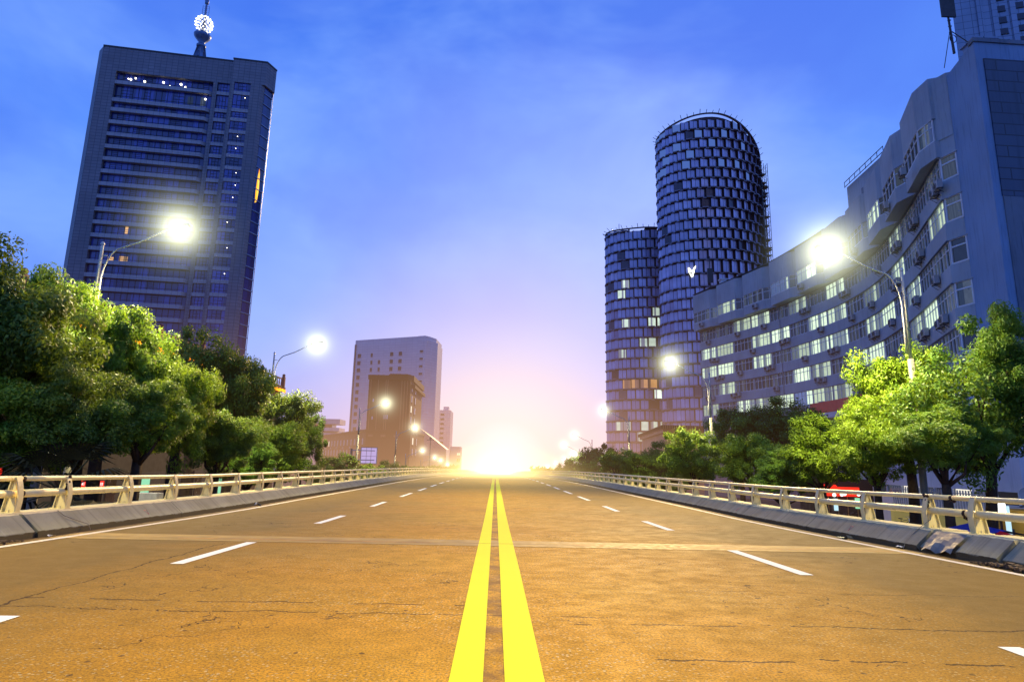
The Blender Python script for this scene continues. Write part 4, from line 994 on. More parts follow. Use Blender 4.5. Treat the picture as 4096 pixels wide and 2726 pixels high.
    mb.prism([(p.x,p.y) for p in P]+[(p.x+1.2,p.y) for p in P[::-1]], 31.58, 31.68); mb.build('roof_edge', DARK, root)
    mb = MB(); mb.prism([(42.6,70.2),(41.9,61.6),(50,60),(50,71)], 30, 35.2); mb.build('stair_block', CONC, root)
    mb = MB(); mb.tube([(42.4,70.3,35.9),(41.6,61.3,35.9)], .05, 5); mb.tube([(42.4,70.3,35.3),(41.6,61.3,35.3)], .05, 5)
    for k in range(8): t = k/7; mb.tube([(42.4-.8*t,70.3-9*t,35.2),(42.4-.8*t,70.3-9*t,35.95)], .04, 4)
    mb.build('hand_rail', DARK, root)
    # red fascia over the shops and white strip under it
    def fascia(nm, s0, s1, z0, z1, off, m):
        mb = MB(); P = [fac(s0+(s1-s0)*k/12, off)[0] for k in range(13)]; Q = [fac(s0+(s1-s0)*k/12, 0)[0] for k in range(13)]
        mb.prism([(p.x,p.y) for p in P]+[(p.x,p.y) for p in Q[::-1]], z0, z1); mb.build(nm, m, root)
    fascia('red_fascia', TOT*.42, TOT*.80, 8.0, 9.35, 1.5, REDM); fascia('white_fascia', TOT*.42, TOT*.80, 7.3, 7.99, 1.45, WHITEW)
    # rooftop bits
    mb = MB(); p = fac(6, -1)[0]; mb.box(p.x-.5,p.x+.5,p.y-.5,p.y+.5,31.3,33.0); mb.box(p.x-.65,p.x+.65,p.y-.65,p.y+.65,33.0,33.2)
    mb.build('roof_vent', WHITEW, root)
    mb = MB(); p = fac(44.5, -.4)[0]; mb.box(p.x-.6,p.x+.6,p.y-.7,p.y+.7,31.3,32.9); mb.build('roof_vent', CONCD, root)
    p = fac(2.5, -1.)[0]; mb = MB(); mb.tube([(p.x,p.y,31),(p.x,p.y,38.5)], .09, 5); mb.box(p.x-.5,p.x+.5,p.y-.1,p.y+.1,33.5,36.2); mb.build('antenna_panel', DARK, root)
    return root
office_block()
# aerial pole on the near roof corner
root = thing('aerial_pole', 'black guyed pole with a square antenna panel on the near roof corner', 'antenna', (32.6, 39.2, 30.9))
mb = MB(); mb.tube([(0,0,0),(-.1,0,3),(-.2,0,9)], [.09,.07,.05], 8)
for k in range(8): mb.box(-.16,.05,-.05,.05,1.2+k*.5,1.26+k*.5)
mb.build('pole', DARK, root)
mb = MB(); mb.box(-.62,.42,-.12,.0,2.95,4.55); mb.build('antenna_panel', DARK, root)
mb = MB(); mb.tube([(-.1,0,1.9),(-1.2,-.4,-1.5)], .03, 4); mb.tube([(-.1,0,1.9),(2.6,.3,.3)], .04, 4); mb.build('guy_wire', DARK, root)
mb = MB()
for k in range(7): 
    a = k*.9; mb.tube([(.1+.25*math.cos(a+q*.7),.05,1.25+.32*math.sin(a+q*.7)) for q in range(5)], .025, 4)
mb.build('cable_coil', DARK, root)
mb = MB(); mb.box(-.6,1.0,-.6,.6,0,1.5); mb.box(-.75,1.15,-.75,.75,1.5,1.62); o = mb.build('chimney_box', CLAD, loc=(35.2,40.2,31.0)); uvbox(o); tag(o, 'small pale capped roof box beside the aerial pole on the near roof corner', 'roof vent')

# ------------------------------------------------------------------ generic punched window facade block
GDK = simple('dark_window', (.06,.035,.03), .2, .8, var=.5, scale=.8); GLT = emitter('small_lit_window', (1., .93, .75), 1.1)
def punched(root, wins, frame_m, m_default):
    for (x, z, w, h, y, mm, side) in wins:
        mb = MB()
        if side == 0: mb.box(x-w/2, x+w/2, y-.12, y+.1, z, z+h); f = MB(); f.box(x-w/2-.1, x+w/2+.1, y-.2, y+.05, z-.12, z)
        else: mb.box(y-.1, y+.12, x-w/2, x+w/2, z, z+h); f = MB(); f.box(y-.05, y+.2, x-w/2-.1, x+w/2+.1, z-.12, z)
        w_ = mb.build('window', mm or m_default, root); f.build('sill', frame_m, w_)
# pale high-rise in the middle distance
ang = math.atan2(269-285.6, -31.8+68.65)
root = thing('high_rise', 'pale pinkish high rise with rounded top corners and small square windows', 'building', (-68.6, 285.6, 0), ang)
mb = MB(); T = 54.9
mb.prism([(1.6,0),(36,0),(36,-.4),(40.2,-.4),(41.1,2.5),(41.4,8),(36,22),(3,22),(0,2.2)], -7, T-2)
mb.prism([(1.9,.12),(36.1,.12),(36.1,-.28),(39.6,-.28),(40.4,2.5),(40.6,8),(35.5,22),(3,22),(.9,2.2)], T-2, T)
uvbox(mb.build('wall', PALE, root))
mb = MB(); mb.box(2.3,2.6,-.35,-.02,-7,T-2); [mb.box(2.0,2.3,-.3,-.02,46-3.35*k,46.2-3.35*k) for k in range(15)]; mb.build('drainpipe', BROWN2, root)
W = []
for r in range(15):
    z = 46.6-3.35*r
    W += [(4.7, z, 1.7, 1.7, 0, None, 0)]
    for i, (x, w) in enumerate(((11.6,1.0),(15.8,1.0),(22.4,1.6),(27.0,1.6))):
        if r == 0 and i == 1: continue
        W.append((x, z, w, 1.7, 0, None, 0))
    W.append((38.2, z+1.0, 1.5, .75, -.5, None, 0))
punched(root, W, PALE, simple('recessed_window', (.19,.10,.08), .5, var=.4, scale=.6))
# brown building
root = thing('brown_building', 'brown corner building with a dark block over a long low wing', 'building')
mb = MB(); mb.box(-40.6,-27.5,195,226,9.7,25.6); mb.prism([(-40.9,194.6),(-34,194.6),(-34,227),(-40.9,227)], 25.6, 27.0); mb.prism([(-34,194.3),(-28.4,194.3),(-26.9,198),(-26.9,227),(-34,227)], 25.6, 27.4)
mb.prism([(-28.6,194.8),(-26.4,198),(-26.4,227),(-28,227)], 23.5, 24.5)
mb.build('upper_block', BROWN, root)
mb = MB(); wing = [(-76,268),(-40.6,195.3),(-26.6,194.2),(-26.2,228),(-60,275)]; mb.prism(wing, -6, 9.3)
mb.prism([(-76.6,268),(-40.8,194.6),(-26.2,193.6),(-25.8,228),(-60,276)], 9.3, 9.9); mb.build('wing', BROWN, root)
mb = MB()
for x in (-39.9,-37.6,-35.2,-34.6,-30.2,-29.3,-28.4): mb.box(x-.12,x+.12,194.75,195.0,9.9,25.5)
for x in (-38.9,-35,-31): mb.box(x-.7,x+.7,193.7,194.5,7.6,8.3)
mb.build('facade_trim', BROWN2, root)
W = []
for r in range(7): W.append((199+ (r%2)*.3, 2.2+3.35*r, 1.6, 2.1, -27.5 if r > 2 else -26.5, GLT if r in (1,4) else WFRAME, 1)); W.append((207, 2.2+3.35*r, 1.8, 2.1, -27.4 if r > 2 else -26.4, GDK if r%2 else WFRAME, 1))
W += [(-34.8, 13.2, 1.4, 1.3, 195, WFRAME, 0), (-38.9,18.5,.4,.9,195,WFRAME,0),(-38.9,13,.4,.9,195,WFRAME,0)]
punched(root, W, BROWN2, GDK)
for k in range(15):
    t = (k+.6)/15.5; x = -40.6+(-76+40.6)*t; y = 195.3+(268-195.3)*t; d = Vector((-35.4,72.7)).normalized(); an = math.atan2(-d.y,-d.x)
    for z, mm in ((5.2, (GLT if k in (10,) else WHITEW)), (1.8, WHITEW)):
        mb = MB(); mb.box(-.75,-.1,-.15,.1,0,2.0); w_ = mb.build('window', mm, root, loc=(x,y,z), rz=an); mb = MB(); mb.box(-.12,.75,-.1,.08,0,2.0); mb.build('pane', GDK, w_)
    if k % 2: mb = MB(); mb.box(-.5,.7,-.55,.1,0,.7); mb.build('air_conditioner', ACW, root, loc=(x,y,4.1), rz=an)
# others down the road
def far_block(name, label, x0, x1, y, d, z1, m, wins, extras=()):
    root = thing(name, label, 'building', ((x0+x1)/2, y, 0)); w = (x1-x0)/2
    mb = MB(); mb.box(-w, w, 0, d, -8, z1); uvbox(mb.build('wall', m, root))
    for e in extras: mb = MB(); mb.box(*e); uvbox(mb.build('roof_block', m, root))
    punched(root, wins, m, GDK); return root
W = []
far_block('slim_block', 'slim pale block with a column of dark balconies, right of the pale high rise', -33.8, -24.5, 330, 20, 27.0, PALE, [(.3, 24.2-2.45*k, 1.9, .9, 0, None, 0) for k in range(12)], [(.6,3.3,2,8,27.0,29.0)])
far_block('low_block', 'low pale block with paired windows farthest down the left side', -24.4, -19.2, 340, 16, 8.2, PALE, [(1.3,3.6,.7,1.2,0,GLT,0),(2.2,3.6,.7,1.2,0,GLT,0),(1.2,.2,.8,1.6,0,None,0),(2.2,.2,.8,1.6,0,None,0),(1.2,-3.,.8,1.6,0,None,0),(2.2,-3.,.8,1.6,0,None,0)])
root = thing('terraced_building', 'white building with stacked overhanging terraces behind the brown wing', 'building', (-84,300,0))
mb = MB(); mb.box(-14,3,0,15,-8,12.5); mb.box(-12,6,2,12,12.5,15); uvbox(mb.build('wall', PALE, root))
for x0, x1, z0, z1 in ((-9,9.3,13.3,14.9),(-9.3,9.4,16.6,19.0),(-9,12.5,11.2,12.4)):
    mb = MB(); mb.prism([(x0,-1),(x1,-2.2),(x1,9),(x0,9)], z0, z1); mb.build('terrace', WHITEW, root)
mb = MB(); mb.box(-8,5,1,9,15,16.6); mb.build('terrace_window', GDK, root)
root = thing('glass_hall', 'pale glazed low hall beyond the brown building', 'building', (-40,260,0))
mb = MB(); mb.prism([(8,0),(19.5,0),(19.5,15),(8,15)], -8, lambda x, y: 14-(x-8)*.75); mb.build('wall', simple('hall_glass', (.45,.42,.45), .3, .6, var=.2, scale=.3), root)
mb = MB(); [mb.box(7.9,19.6,-.3,-.05,-4+2.2*k,-3.7+2.2*k) for k in range(4)]; mb.build('floor_band', WHITEW, root)
# tiled eaves building on the right
root = thing('eaves_building', 'low building with a wide tiled cornice at the foot of the glass towers', 'building')
pl = [(38.4,141),(54,142.5),(60,170),(43.8,186)]
mb = MB(); mb.prism(pl, -5, 8.2); mb.build('wall', simple('tan_wall', (.34,.22,.16), .7, var=.2, scale=.2, stain=.3), root)
cx_, cy_ = 49, 160
def grow(k): return [(cx_+(x-cx_)*k, cy_+(y-cy_)*k) for x, y in pl]
mb = MB(); mb.prism(grow(1.10), 9.0, 9.9); mb.prism(grow(1.07), 8.2, 9.0)
o = mb.build('cornice', BROWN2, root)
mb = MB(); g_ = grow(1.105)
for (a, b) in ((g_[0], g_[1]), (g_[3], g_[0])):
    for k in range(34): t = k/33; x = a[0]+(b[0]-a[0])*t; y = a[1]+(b[1]-a[1])*t; mb.box(x-.1,x+.1,y-.12,y+.12,9.05,9.8)
mb.build('cornice_ribs', BROWN, root)
mb = MB(); [mb.box(39.2+2.3*k,40.7+2.3*k,140.9,141.3,4.9,6.9) for k in range(6)]; mb.build('window', GDK, root)
# blue panel tower top right
ang = -math.radians(18)
root = thing('panel_tower', 'blue white panelled tower with small dark windows in the top right corner', 'tower', (109.0,130,0), ang)
mb = MB(); mb.prism([(0,0),(34,0),(34,26),(17,24)],-4,150); uvbox(mb.build('wall', CLAD, root))
mb = MB(); [mb.box(x,x+1.1,-.35,-.02,-4,150) for x in (4.9,7.9,11.6,15.4,19)]; uvbox(mb.build('pilaster', CLAD, root))
W = []
for k in range(14):
    for x in (9.8,13.5,17.3): W.append((x, 91+3.05*k+(.25 if x > 12 else 0), 1.75, 1.5, -.05, None, 0))
punched(root, W, DARK, simple('navy_window', (.008,.01,.035), .25, .7))
# building corner at the far left and the lit eaves house behind the left trees
root = thing('eaves_house', 'dark building corner with a thin roof eave at the far left edge', 'building', (-45.5,54,0))
mb = MB(); mb.box(-14,-.6,-.5,-.1,-4,21.6); mb.build('wall', BROWN, root); mb = MB(); mb.prism([(-15,-.8),(.15,-.8),(.1,-.3),(-15,-.3)], 21.9, 22.4); mb.prism([(-14.5,-.7),(-.2,-.7),(-.3,-.25),(-14.5,-.25)], 21.6, 21.9); mb.build('roof', DARK, root)
root = thing('lit_eaves_restaurant', 'dark red building behind the left trees with a glowing orange eave line', 'building', (-30,38,0))
mb = MB(); mb.box(-14,0,0,48,-4,10.2); mb.build('wall', simple('dark_red_wall', (.03,.014,.010), .8), root)
mb = MB(); mb.box(-14.5,.45,-.6,48.5,10.2,10.5); mb.build('roof', BROWN, root)
mb = MB(); mb.box(.3,.4,-.4,48,10.52,10.62); mb.box(.3,.4,-.4,48,11.5,11.65)
for k in range(60): mb.lathe([(.05,0),(.1,.3),(.05,.55),(.06,.88)], 6, (.35,-.3+.8*k,10.62))
for k in range(7): mb.box(.15,.55,-.5+8*k,-.1+8*k,10.5,11.9); mb.ball((.35,-.3+8*k,12.1), .22, 7, 5)
mb.build('balustrade', simple('red_stone', (.22,.06,.04), .7), root)
mb = MB(); mb.box(.46,.56,-.5,48.4,9.75,10.15); mb.build('light_strip', emitter('orange_strip', (1.,.28,.01), 3.0), root)

# ------------------------------------------------------------------ shops and street things at ground level
def part(mbf, nm, m, root, **k):
    mb = MB(); mbf(mb); return mb.build(nm, m, root, **k)
def text(s, size, root, m, loc, rot, name='lettering'):
    c = D.curves.new(name, 'FONT'); c.body = s; c.size = size; c.extrude = .01; c.align_x = 'CENTER'; c.align_y = 'CENTER'; c.materials.append(m)
    t = D.objects.new('t', c); COL.objects.link(t); bpy.context.view_layer.update(); me = D.meshes.new_from_object(t.evaluated_get(bpy.context.evaluated_depsgraph_get())); D.objects.remove(t)
    o = D.objects.new(name, me); COL.objects.link(o); o.parent = root; o.location = loc; o.rotation_euler = rot; return o
RLIT = emitter('red_lit_sign', (1., .03, .015), 1.2); WLIT = emitter('white_lit_sign', (.95, .98, .95), 2.6); GLITM = emitter('green_lit_panel', (.35,.9,.55), .9); CLIT = emitter('cool_lit_column', (.5,.75,.85), 1.2); OLIT = emitter('orange_lit_sign', (1.,.30,.03), 1.5); WTXT = emitter('white_lettering', (1.,.9,.85), 1.3)
DIMW = simple('shop_wall', (.012,.010,.010), .7, var=.3, scale=.5)
root = thing('shop_row', 'dim row of ground level shops behind the left trees and rail', 'shops', (-27,26,-3))
part(lambda b: b.box(-9,0,0,44,0,5.6), 'wall', DIMW, root)
for k in range(10):
    f = part(lambda b: b.box(-.05,.12,1+4.3*k,4.6+4.3*k,.2,2.7), 'shop_window', DARK, root)
    part(lambda b: b.box(.121,.16,1.3+4.3*k,2.4+4.3*k,.4,2.4), 'pane', [DIM, GDK, GLITM][k % 3], f)
def board(label, x, y, z, w, h, m, txt=None, tsize=.3, rz=.5, txm=WTXT, strokes=0):
    root = thing('shop_sign', label, 'shop sign', (x,y,z), rz)
    part(lambda b: (b.box(-w/2,w/2,0,.12,0,h)), 'board', m, root); part(lambda b: b.box(-w/2-.03,w/2+.03,.02,.16,-.03,h+.03), 'frame', DARK, root)
    part(lambda b: (b.box(-w*.3-.03,-w*.3+.03,.03,.1,-(z-zg(y)),0), b.box(w*.3-.03,w*.3+.03,.03,.1,-(z-zg(y)),0)), 'post', DARK, root)
    if txt: text(txt, tsize, root, txm, (0,-.012,h*.6), (pi/2,0,0))
    if strokes:
        rr = random.Random(strokes)
        def st(b):
            n = int(w/(h*.40))
            for row in (0, 1):
                for k in range(n):
                    x0 = -w/2+w*(k+.22)/n; s = w/n*.62; z0 = h*(.52 if row == 0 else .12); hh = h*.3
                    if rr.random() < .12: continue
                    for q in range(3): b.box(x0, x0+s, -.015, -.002, z0+hh*q/2.6, z0+hh*q/2.6+hh*.12)
                    for q in (0, 1): xx = x0+s*(rr.random()*.8); b.box(xx, xx+s*.14, -.014, -.003, z0, z0+hh)
        part(st, 'lettering', WTXT, root)
board('red lit sign with rows of pale characters behind the left rail', -18.6, 29.4, -.58, 1.3, .42, RLIT, rz=.25, strokes=7)
board('red sign with white 18 at the far left edge under the trees', -18.9, 23.9, .05, 1.1, .72, RLIT, '18', .42, .3)
board('small maroon sign with pale letters under the left trees', -22.5, 30.5, -.55, 1.0, .34, simple('maroon', (.15,.012,.01), .5), None, rz=.3, strokes=3)
root = thing('light_column', 'cool white lit column in front of the left shops', 'light column', (-21.8,33.6,-3)); part(lambda b: b.box(-.16,.16,-.16,.16,.1,1.25), 'lit_panel', CLIT, root); part(lambda b: (b.box(-.19,.19,-.19,.19,0,.1), b.box(-.18,.18,-.18,.18,1.25,1.3)), 'frame', DARK, root)
root = thing('orange_stand', 'glowing orange and yellow stall behind the left rail', 'stall', (-22.5,43,-3)); part(lambda b: b.box(-.6,.6,-.3,.3,0,.7), 'counter', ORNW, root); part(lambda b: [b.ball((-.5+.2*k,-.2,.8+.12*(k%3)), .13, 7, 5) for k in range(6)], 'lantern', OLIT, root); part(lambda b: b.box(-.3,.3,-.32,-.3,.1,.5), 'panel', WLIT, root)
root = thing('utility_cabinet', 'pale grey metal cabinet behind the left rail', 'cabinet', (-15.4,28.6,-3)); part(lambda b: b.box(-.55,.55,-.3,.3,0,2.4), 'body', ACW, root); part(lambda b: (b.box(-.5,-.02,-.33,-.3,.1,1.9), b.box(.02,.5,-.33,-.3,.1,1.9)), 'door', ACW, root)
# right side
root = thing('shop_building', 'red fronted shop with glowing round lamps behind the right rail', 'shop', (27.,49.,-3.1), -.2)
part(lambda b: b.box(-1.9,3.2,0,4,0,3.4), 'wall', DIMW, root); part(lambda b: b.box(-1.35,1.3,-.5,-.1,2.1,2.8), 'fascia', RLIT, root)
for x, z in ((-.05,2.25),(.15,2.3),(1.15,2.3),(-.6,2.2)): part(lambda b: b.ball((x,-.7,z), .14, 8, 6), 'lamp', WLIT, root)
for x, z in ((-1.3,2.75),(-.6,2.75)): part(lambda b: b.ball((x,-.8,z), .24, 10, 6), 'lantern', RLIT, root)
part(lambda b: b.box(1.05,1.35,-.3,-.1,1.2,2.0), 'lit_menu', GLITM, root); part(lambda b: b.box(-.5,-.25,-.3,-.1,1.0,1.9), 'lit_menu', CLIT, root)
part(lambda b: [b.box(-1.6+.7*k,-1.55+.7*k,-.12,-.05,0,2.1) for k in range(6)], 'window_frame', BROWN2, root); part(lambda b: b.box(-1.6,2.4,-.04,-.01,.1,2.0), 'shop_window', GDK, root)
root = thing('annex_building', 'white annex with a window row behind the forked trunk tree', 'building', (29.4,34.5,-3))
part(lambda b: (b.box(0,4,0,16,0,2.2), b.box(0,4,0,16,3.0,7.6), b.box(0.4,4,.4,15.6,2.2,3.0)), 'wall', WHITEW, root)
for k in range(9): f = part(lambda b: (b.box(-.02,.08,.3+1.7*k,.38+1.7*k,2.2,3.0), b.box(-.02,.08,.3+1.7*k,1.9+1.7*k,2.2,2.28)), 'window', WFRAME, root); part(lambda b: b.box(.1,.14,.4+1.7*k,1.9+1.7*k,2.28,3.0), 'pane', [DRK, DIM, GLT][k % 3 if k != 5 else 2], f)
part(lambda b: b.box(-.6,.0,-.5,12,7.6,7.75), 'canopy', ACW, root)
root = thing('satellite_dish', 'grey satellite dish tilted on the white annex wall', 'satellite dish', (28.9,33.6,-.2), -.6)
def dish(b):
    b.lathe([(.02,0),(.2,.03),(.38,.1),(.5,.2)], 18)
o = part(dish, 'dish', ACW, root, smooth=True); o.rotation_euler = (1.0,.5,0); part(lambda b: (b.tube([(0,0,0),(.2,.3,-.5)], .04, 6), b.tube([(0,0,0),(-.1,-.35,.25)], .015, 4)), 'bracket', DARK, root)
root = thing('yellow_wall', 'yellow painted boundary wall behind the right rail', 'wall', (26.9,33.2,-3)); part(lambda b: b.box(-.12,.12,0,9.2,0,1.6), 'wall_face', YELW, root); part(lambda b: b.box(-.18,.18,-.05,9.25,1.6,1.68), 'coping', WHITEW, root)
root = thing('ochre_wall', 'ochre wall beyond the right rail at the picture edge', 'wall', (25.5,27.,-3)); part(lambda b: (b.box(-.12,.12,-6,4.6,0,2.3), b.box(0,6,4.6,4.85,0,2.3)), 'wall_face', ORNW, root); part(lambda b: (b.box(-.15,-.13,3.6,4.0,.6,1.4)), 'notice', simple('navy_notice', (.01,.03,.10), .5), root)
root = thing('bar_fence', 'grey vertical bar fence standing on the yellow wall', 'fence', (26.9,33.2,-1.32))
part(lambda b: [b.box(-.03,.03,.1+.22*k,.16+.22*k,0,1.35) for k in range(41)], 'bars', ACW, root); part(lambda b: (b.box(-.02,.02,0,9.1,.2,.26), b.box(-.02,.02,0,9.1,1.15,1.2)), 'cross_rail', ACW, root)
pv = MB(); pv.box(20,26.8,20,60,-3.3,-2.45); tag(pv.build('pavement', GRND), kind='structure')
def bicycle(x, y, z, s, rz, label):
    root = thing('bicycle', label, 'bicycle', (x,y,z), rz); root.scale = (s,s,s)
    for wx in (-.52, .52):
        part(lambda b: b.tube([(wx+.32*math.cos(a*pi/10),0,.34+.32*math.sin(a*pi/10)) for a in range(21)], .022, 6), 'wheel', DARK, root)
        part(lambda b: [b.tube([(wx,0,.34),(wx+.3*math.cos(a*pi/4),0,.34+.3*math.sin(a*pi/4))], .006, 3) for a in range(8)], 'spokes', ACW, root)
    part(lambda b: [b.tube(p, .022, 6) for p in ([(-.52,0,.34),(-.05,0,.32)],[(-.05,0,.32),(-.18,0,.85)],[(-.52,0,.34),(-.15,0,.75)],[(-.05,0,.32),(.38,0,.78)],[(-.15,0,.7),(.36,0,.88)],[(.34,0,1.0),(.52,0,.34)])], 'frame', DARK, root)
    part(lambda b: b.tube([(.25,-.28,1.1),(.34,-.2,1.06),(.34,.2,1.06),(.25,.28,1.1)], .018, 6), 'handlebar', ACW, root)
    part(lambda b: b.prism([(-.32,-.08),(-.05,-.03),(-.05,.03),(-.32,.08)], .88, .95), 'saddle', DARK, root)
    part(lambda b: b.box(.45,.75,-.16,.16,.75,.98), 'basket', WFRAME, root)
bicycle(24.6, 37.8, -2.45, .75, -.95, 'black bicycle with a front basket parked by the yellow wall')
root = thing('lit_box_sign', 'small blazing white light box beside the ochre wall', 'light box', (24.6,30.4,-2.9)); part(lambda b: b.box(-.24,.24,-.08,.08,2.05,2.55), 'lit_panel', emitter('blazing_white', (.95,1,.95), 5), root); part(lambda b: b.box(-.04,.04,-.04,.04,0,2.05), 'post', DARK, root); part(lambda b: b.box(.25,.45,-.05,.05,.7,2.4), 'lit_strip', CLIT, root)
root = thing('tarpaulin', 'blue and red tarpaulin roof just below the right barrier', 'tarpaulin', (15.2,19.4,-3))
def tarp(b):
    b.face([(-1.3,-.6,2.15),(.0,-.8,2.42),(.1,.8,2.5),(-1.2,.8,2.2)]); b.face([(0,-.8,2.42),(1.3,-.6,2.2),(1.3,.8,2.2),(.1,.8,2.5)])
part(tarp, 'blue_sheet', simple('blue_sheet', (.02,.04,.35), .5), root); part(lambda b: b.face([(-.5,-.85,2.28),(-.25,-.85,2.42),(.55,-.8,2.2),(.3,-.85,2.12)]), 'red_stripe', REDM, root); part(lambda b: [b.tube([(x,y,0),(x,y,2.2)], .03, 5) for x in (-1.2,1.2) for y in (-.5,.7)], 'pole', DARK, root)
LILAC = emitter('lilac_lit_sign_back', (.62,.50,.95), .8)  # purple light falling on the sign's back, put in as emission
root = thing('gantry_sign', 'framed road sign on two horizontal arms before the brown building', 'road sign', (-19.1,95,zg(95)))
part(lambda b: (b.box(-1.15,1.15,0,.12,4.1,6.35)), 'panel', LILAC, root); part(lambda b: (b.box(-1.25,1.25,-.05,.15,4.0,4.1), b.box(-1.25,1.25,-.05,.15,6.35,6.45), b.box(-1.25,-1.15,-.05,.15,4.1,6.35), b.box(1.15,1.25,-.05,.15,4.1,6.35)), 'frame', ACW, root)
part(lambda b: (b.box(-.4,-.35,-.06,-.01,4.1,6.35), b.box(.3,.35,-.06,-.01,4.1,6.35), b.box(-1.1,1.1,-.06,-.01,5.1,5.15)), 'stiffener', ACW, root)
part(lambda b: (b.tube([(-2.6,-.15,5.95),(.9,-.15,5.95)], .07, 8), b.tube([(-2.4,-.15,4.55),(.9,-.15,4.55)], .07, 8)), 'arm', POLEM, root); part(lambda b: b.tube([(-2.6,-.15,0),(-2.6,-.15,6.2)], .16, 10), 'post', POLED, root)
root = thing('camera_pole', 'thin pole with a cross arm right of the brown building', 'pole', (-15.7,150,zg(150)))
part(lambda b: b.tube([(0,0,0),(0,0,11)], [.12,.08], 8), 'pole', POLED, root); part(lambda b: (b.box(-.9,.9,-.05,.05,10.2,10.35), b.box(-.25,.25,-.2,.2,10.4,10.9)), 'arm', POLED, root)
root = thing('service_pole', 'plain pole rising beside a left tree trunk behind the rail', 'pole', (-14.6,20.3,zg(20)))
part(lambda b: b.tube([(0,0,0),(.25,0,5.2)], [.15,.12], 10), 'pole', simple('weathered_pole', (.30,.27,.2), .7, stain=.4), root)

# ------------------------------------------------------------------ self-lit volumes for the warm haze, sunset flare and road glow
def make_haze(name, label, c, r, col, dens, k, pw):
    m, g, out = mat(name+'_volume'); tc = g.n('ShaderNodeTexCoord').outputs['Object']
    ln = g.n('ShaderNodeVectorMath', _operation='LENGTH', i0=tc).outputs['Value']
    t = g.math('POWER', g.math('SUBTRACT', 1., ln, clamp=True), pw)
    ab = g.n('ShaderNodeVolumeAbsorption', Color=(0,0,0,1), Density=g.math('MULTIPLY', t, dens)); em = g.n('ShaderNodeEmission', Color=(*col,1), Strength=g.math('MULTIPLY', t, dens*k))
    ad = g.n('ShaderNodeAddShader', i0=em.outputs[0], i1=ab.outputs[0]); g.l(ad.outputs[0], out.inputs['Volume'])
    mb = MB(); mb.ball((0,0,0), 1., 32, 16); o = mb.build(name, m, smooth=True); o.location = c; o.scale = r
    return tag(o, label, 'haze', kind='stuff')
make_haze('haze', 'warm orange haze glowing over the far end of the road', (-6,165,-4), (105,155,36), (.96,.49,.24), .0044, 1.3, 1.15)
make_haze('haze', 'white sunset glare low over the crest of the road', (0,190,-3), (9,178,8), (1.,.92,.76), .014, 2.8, 2.2)
make_haze('haze', 'added golden glow low over the middle of the road', (0,78,-.6), (9,74,3.6), (1.,.70,.25), .015, 4.0, 1.3)  # glowing volume added to brighten the road centre

# ------------------------------------------------------------------ sky, sun, camera
def lin(c): return tuple(((v/255)/12.92 if v/255 <= .04045 else ((v/255+.055)/1.055)**2.4) for v in c)
w = D.worlds.new('World'); SC.world = w; w.use_nodes = True; g = NT(w.node_tree)
tc = g.n('ShaderNodeTexCoord').outputs['Generated']; nrm = g.n('ShaderNodeVectorMath', _operation='NORMALIZE', i0=tc).outputs[0]
sz = g.n('ShaderNodeSeparateXYZ', Vector=nrm).outputs[2]
base = g.ramp(sz, [(0., lin((152,175,246))), (.12, lin((130,170,252))), (.25, lin((112,156,250))), (.42, lin((80,138,246))), (.62, lin((48,108,228))), (1., lin((26,72,190)))])
cl = g.noise(g.vecmul(nrm, (1., 1., 2.2)), 2.4, 5, .55, .4)
base = g.mix(g.ramp(cl, [(.42, 0.), (.68, .6)]), base, lin((140,182,255)))
base = g.mix(g.ramp(g.noise(g.vecmul(nrm, (1.3, 1., 1.6)), 3.7, 4, .5), [(.45, 0.), (.66, .55)]), base, lin((42,98,225)))
S = Vector((.012, 1., -.012)).normalized()
dt = g.n('ShaderNodeVectorMath', _operation='DOT_PRODUCT', i0=nrm, i1=tuple(S)).outputs['Value']
ang = g.math('MULTIPLY', g.math('ARCCOSINE', dt), 180/pi/40)     # 1 = forty degrees
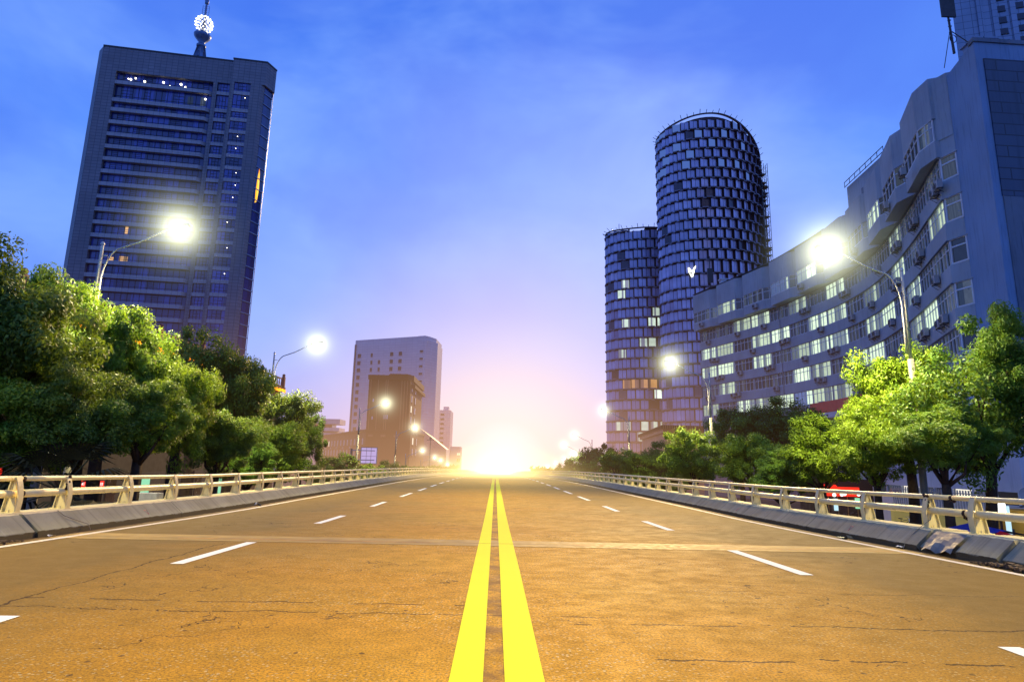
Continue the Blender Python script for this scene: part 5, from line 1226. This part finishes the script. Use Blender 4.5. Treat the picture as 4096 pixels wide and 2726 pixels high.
glow = g.ramp(ang, [(0., (5.,4.6,4.)), (.035, (1.1,1.15,1.3)), (.11, lin((246,238,246))), (.22, lin((230,214,236))), (.36, lin((200,192,242))), (.6, lin((158,176,250)))])
gf = g.ramp(ang, [(.05, 1.), (.22, .96), (.42, .74), (.68, .36), (1., .03)])
far = g.math('MULTIPLY', g.math('SUBTRACT', .80, dt), 1.6, clamp=True)
base = g.mix(far, base, lin((90,132,232)))
col = g.mix(gf, base, glow)
nis = g.n('ShaderNodeTexSky', _sky_type='NISHITA', _sun_disc=False, _sun_elevation=math.radians(24), _sun_rotation=math.radians(14))
ad = g.mix(.04, col, nis.outputs[0], 'ADD')
bg = g.n('ShaderNodeBackground', Color=col, Strength=1.12); bg2 = g.n('ShaderNodeBackground', Color=nis.outputs[0], Strength=.006)
sh = g.n('ShaderNodeAddShader', i0=bg.outputs[0], i1=bg2.outputs[0])
o = g.n('ShaderNodeOutputWorld'); g.l(sh.outputs[0], o.inputs[0])
sun = D.lights.new('sun', 'SUN'); sun.energy = 4.0; sun.angle = math.radians(2); sun.color = (1., .66, .26)
so = link('sun', sun); so.rotation_euler = (Vector((.25, 1, math.tan(math.radians(24)))).to_track_quat('Z', 'Y')).to_euler()

cam = D.cameras.new('camera'); cam.sensor_width = 36; cam.lens = 21.67; cam.clip_end = 6000; cam.clip_start = .05
co = link('camera', cam)
Mx = Matrix(((0.9994266834498546, -0.025981352819860866, -0.021708839537699233), (-0.02626757162733188, -0.19047266301170357, -0.9813410107225892), (0.021361626558543123, 0.9813486301773084, -0.19104592892781938)))
co.matrix_world = Matrix.Translation((0,0,1.13)) @ Mx.to_4x4(); SC.camera = co
SC.view_settings.view_transform = 'Standard'; SC.view_settings.look = 'None'; SC.view_settings.exposure = 0
SC.render.engine = 'CYCLES'; cy = SC.cycles
cy.use_denoising = True; cy.max_bounces = 4; cy.diffuse_bounces = 2; cy.glossy_bounces = 2; cy.transmission_bounces = 2; cy.transparent_max_bounces = 6; cy.volume_bounces = 0
cy.volume_step_rate = 2.0; cy.volume_max_steps = 48; cy.sample_clamp_indirect = 4; cy.caustics_reflective = False; cy.caustics_refractive = False
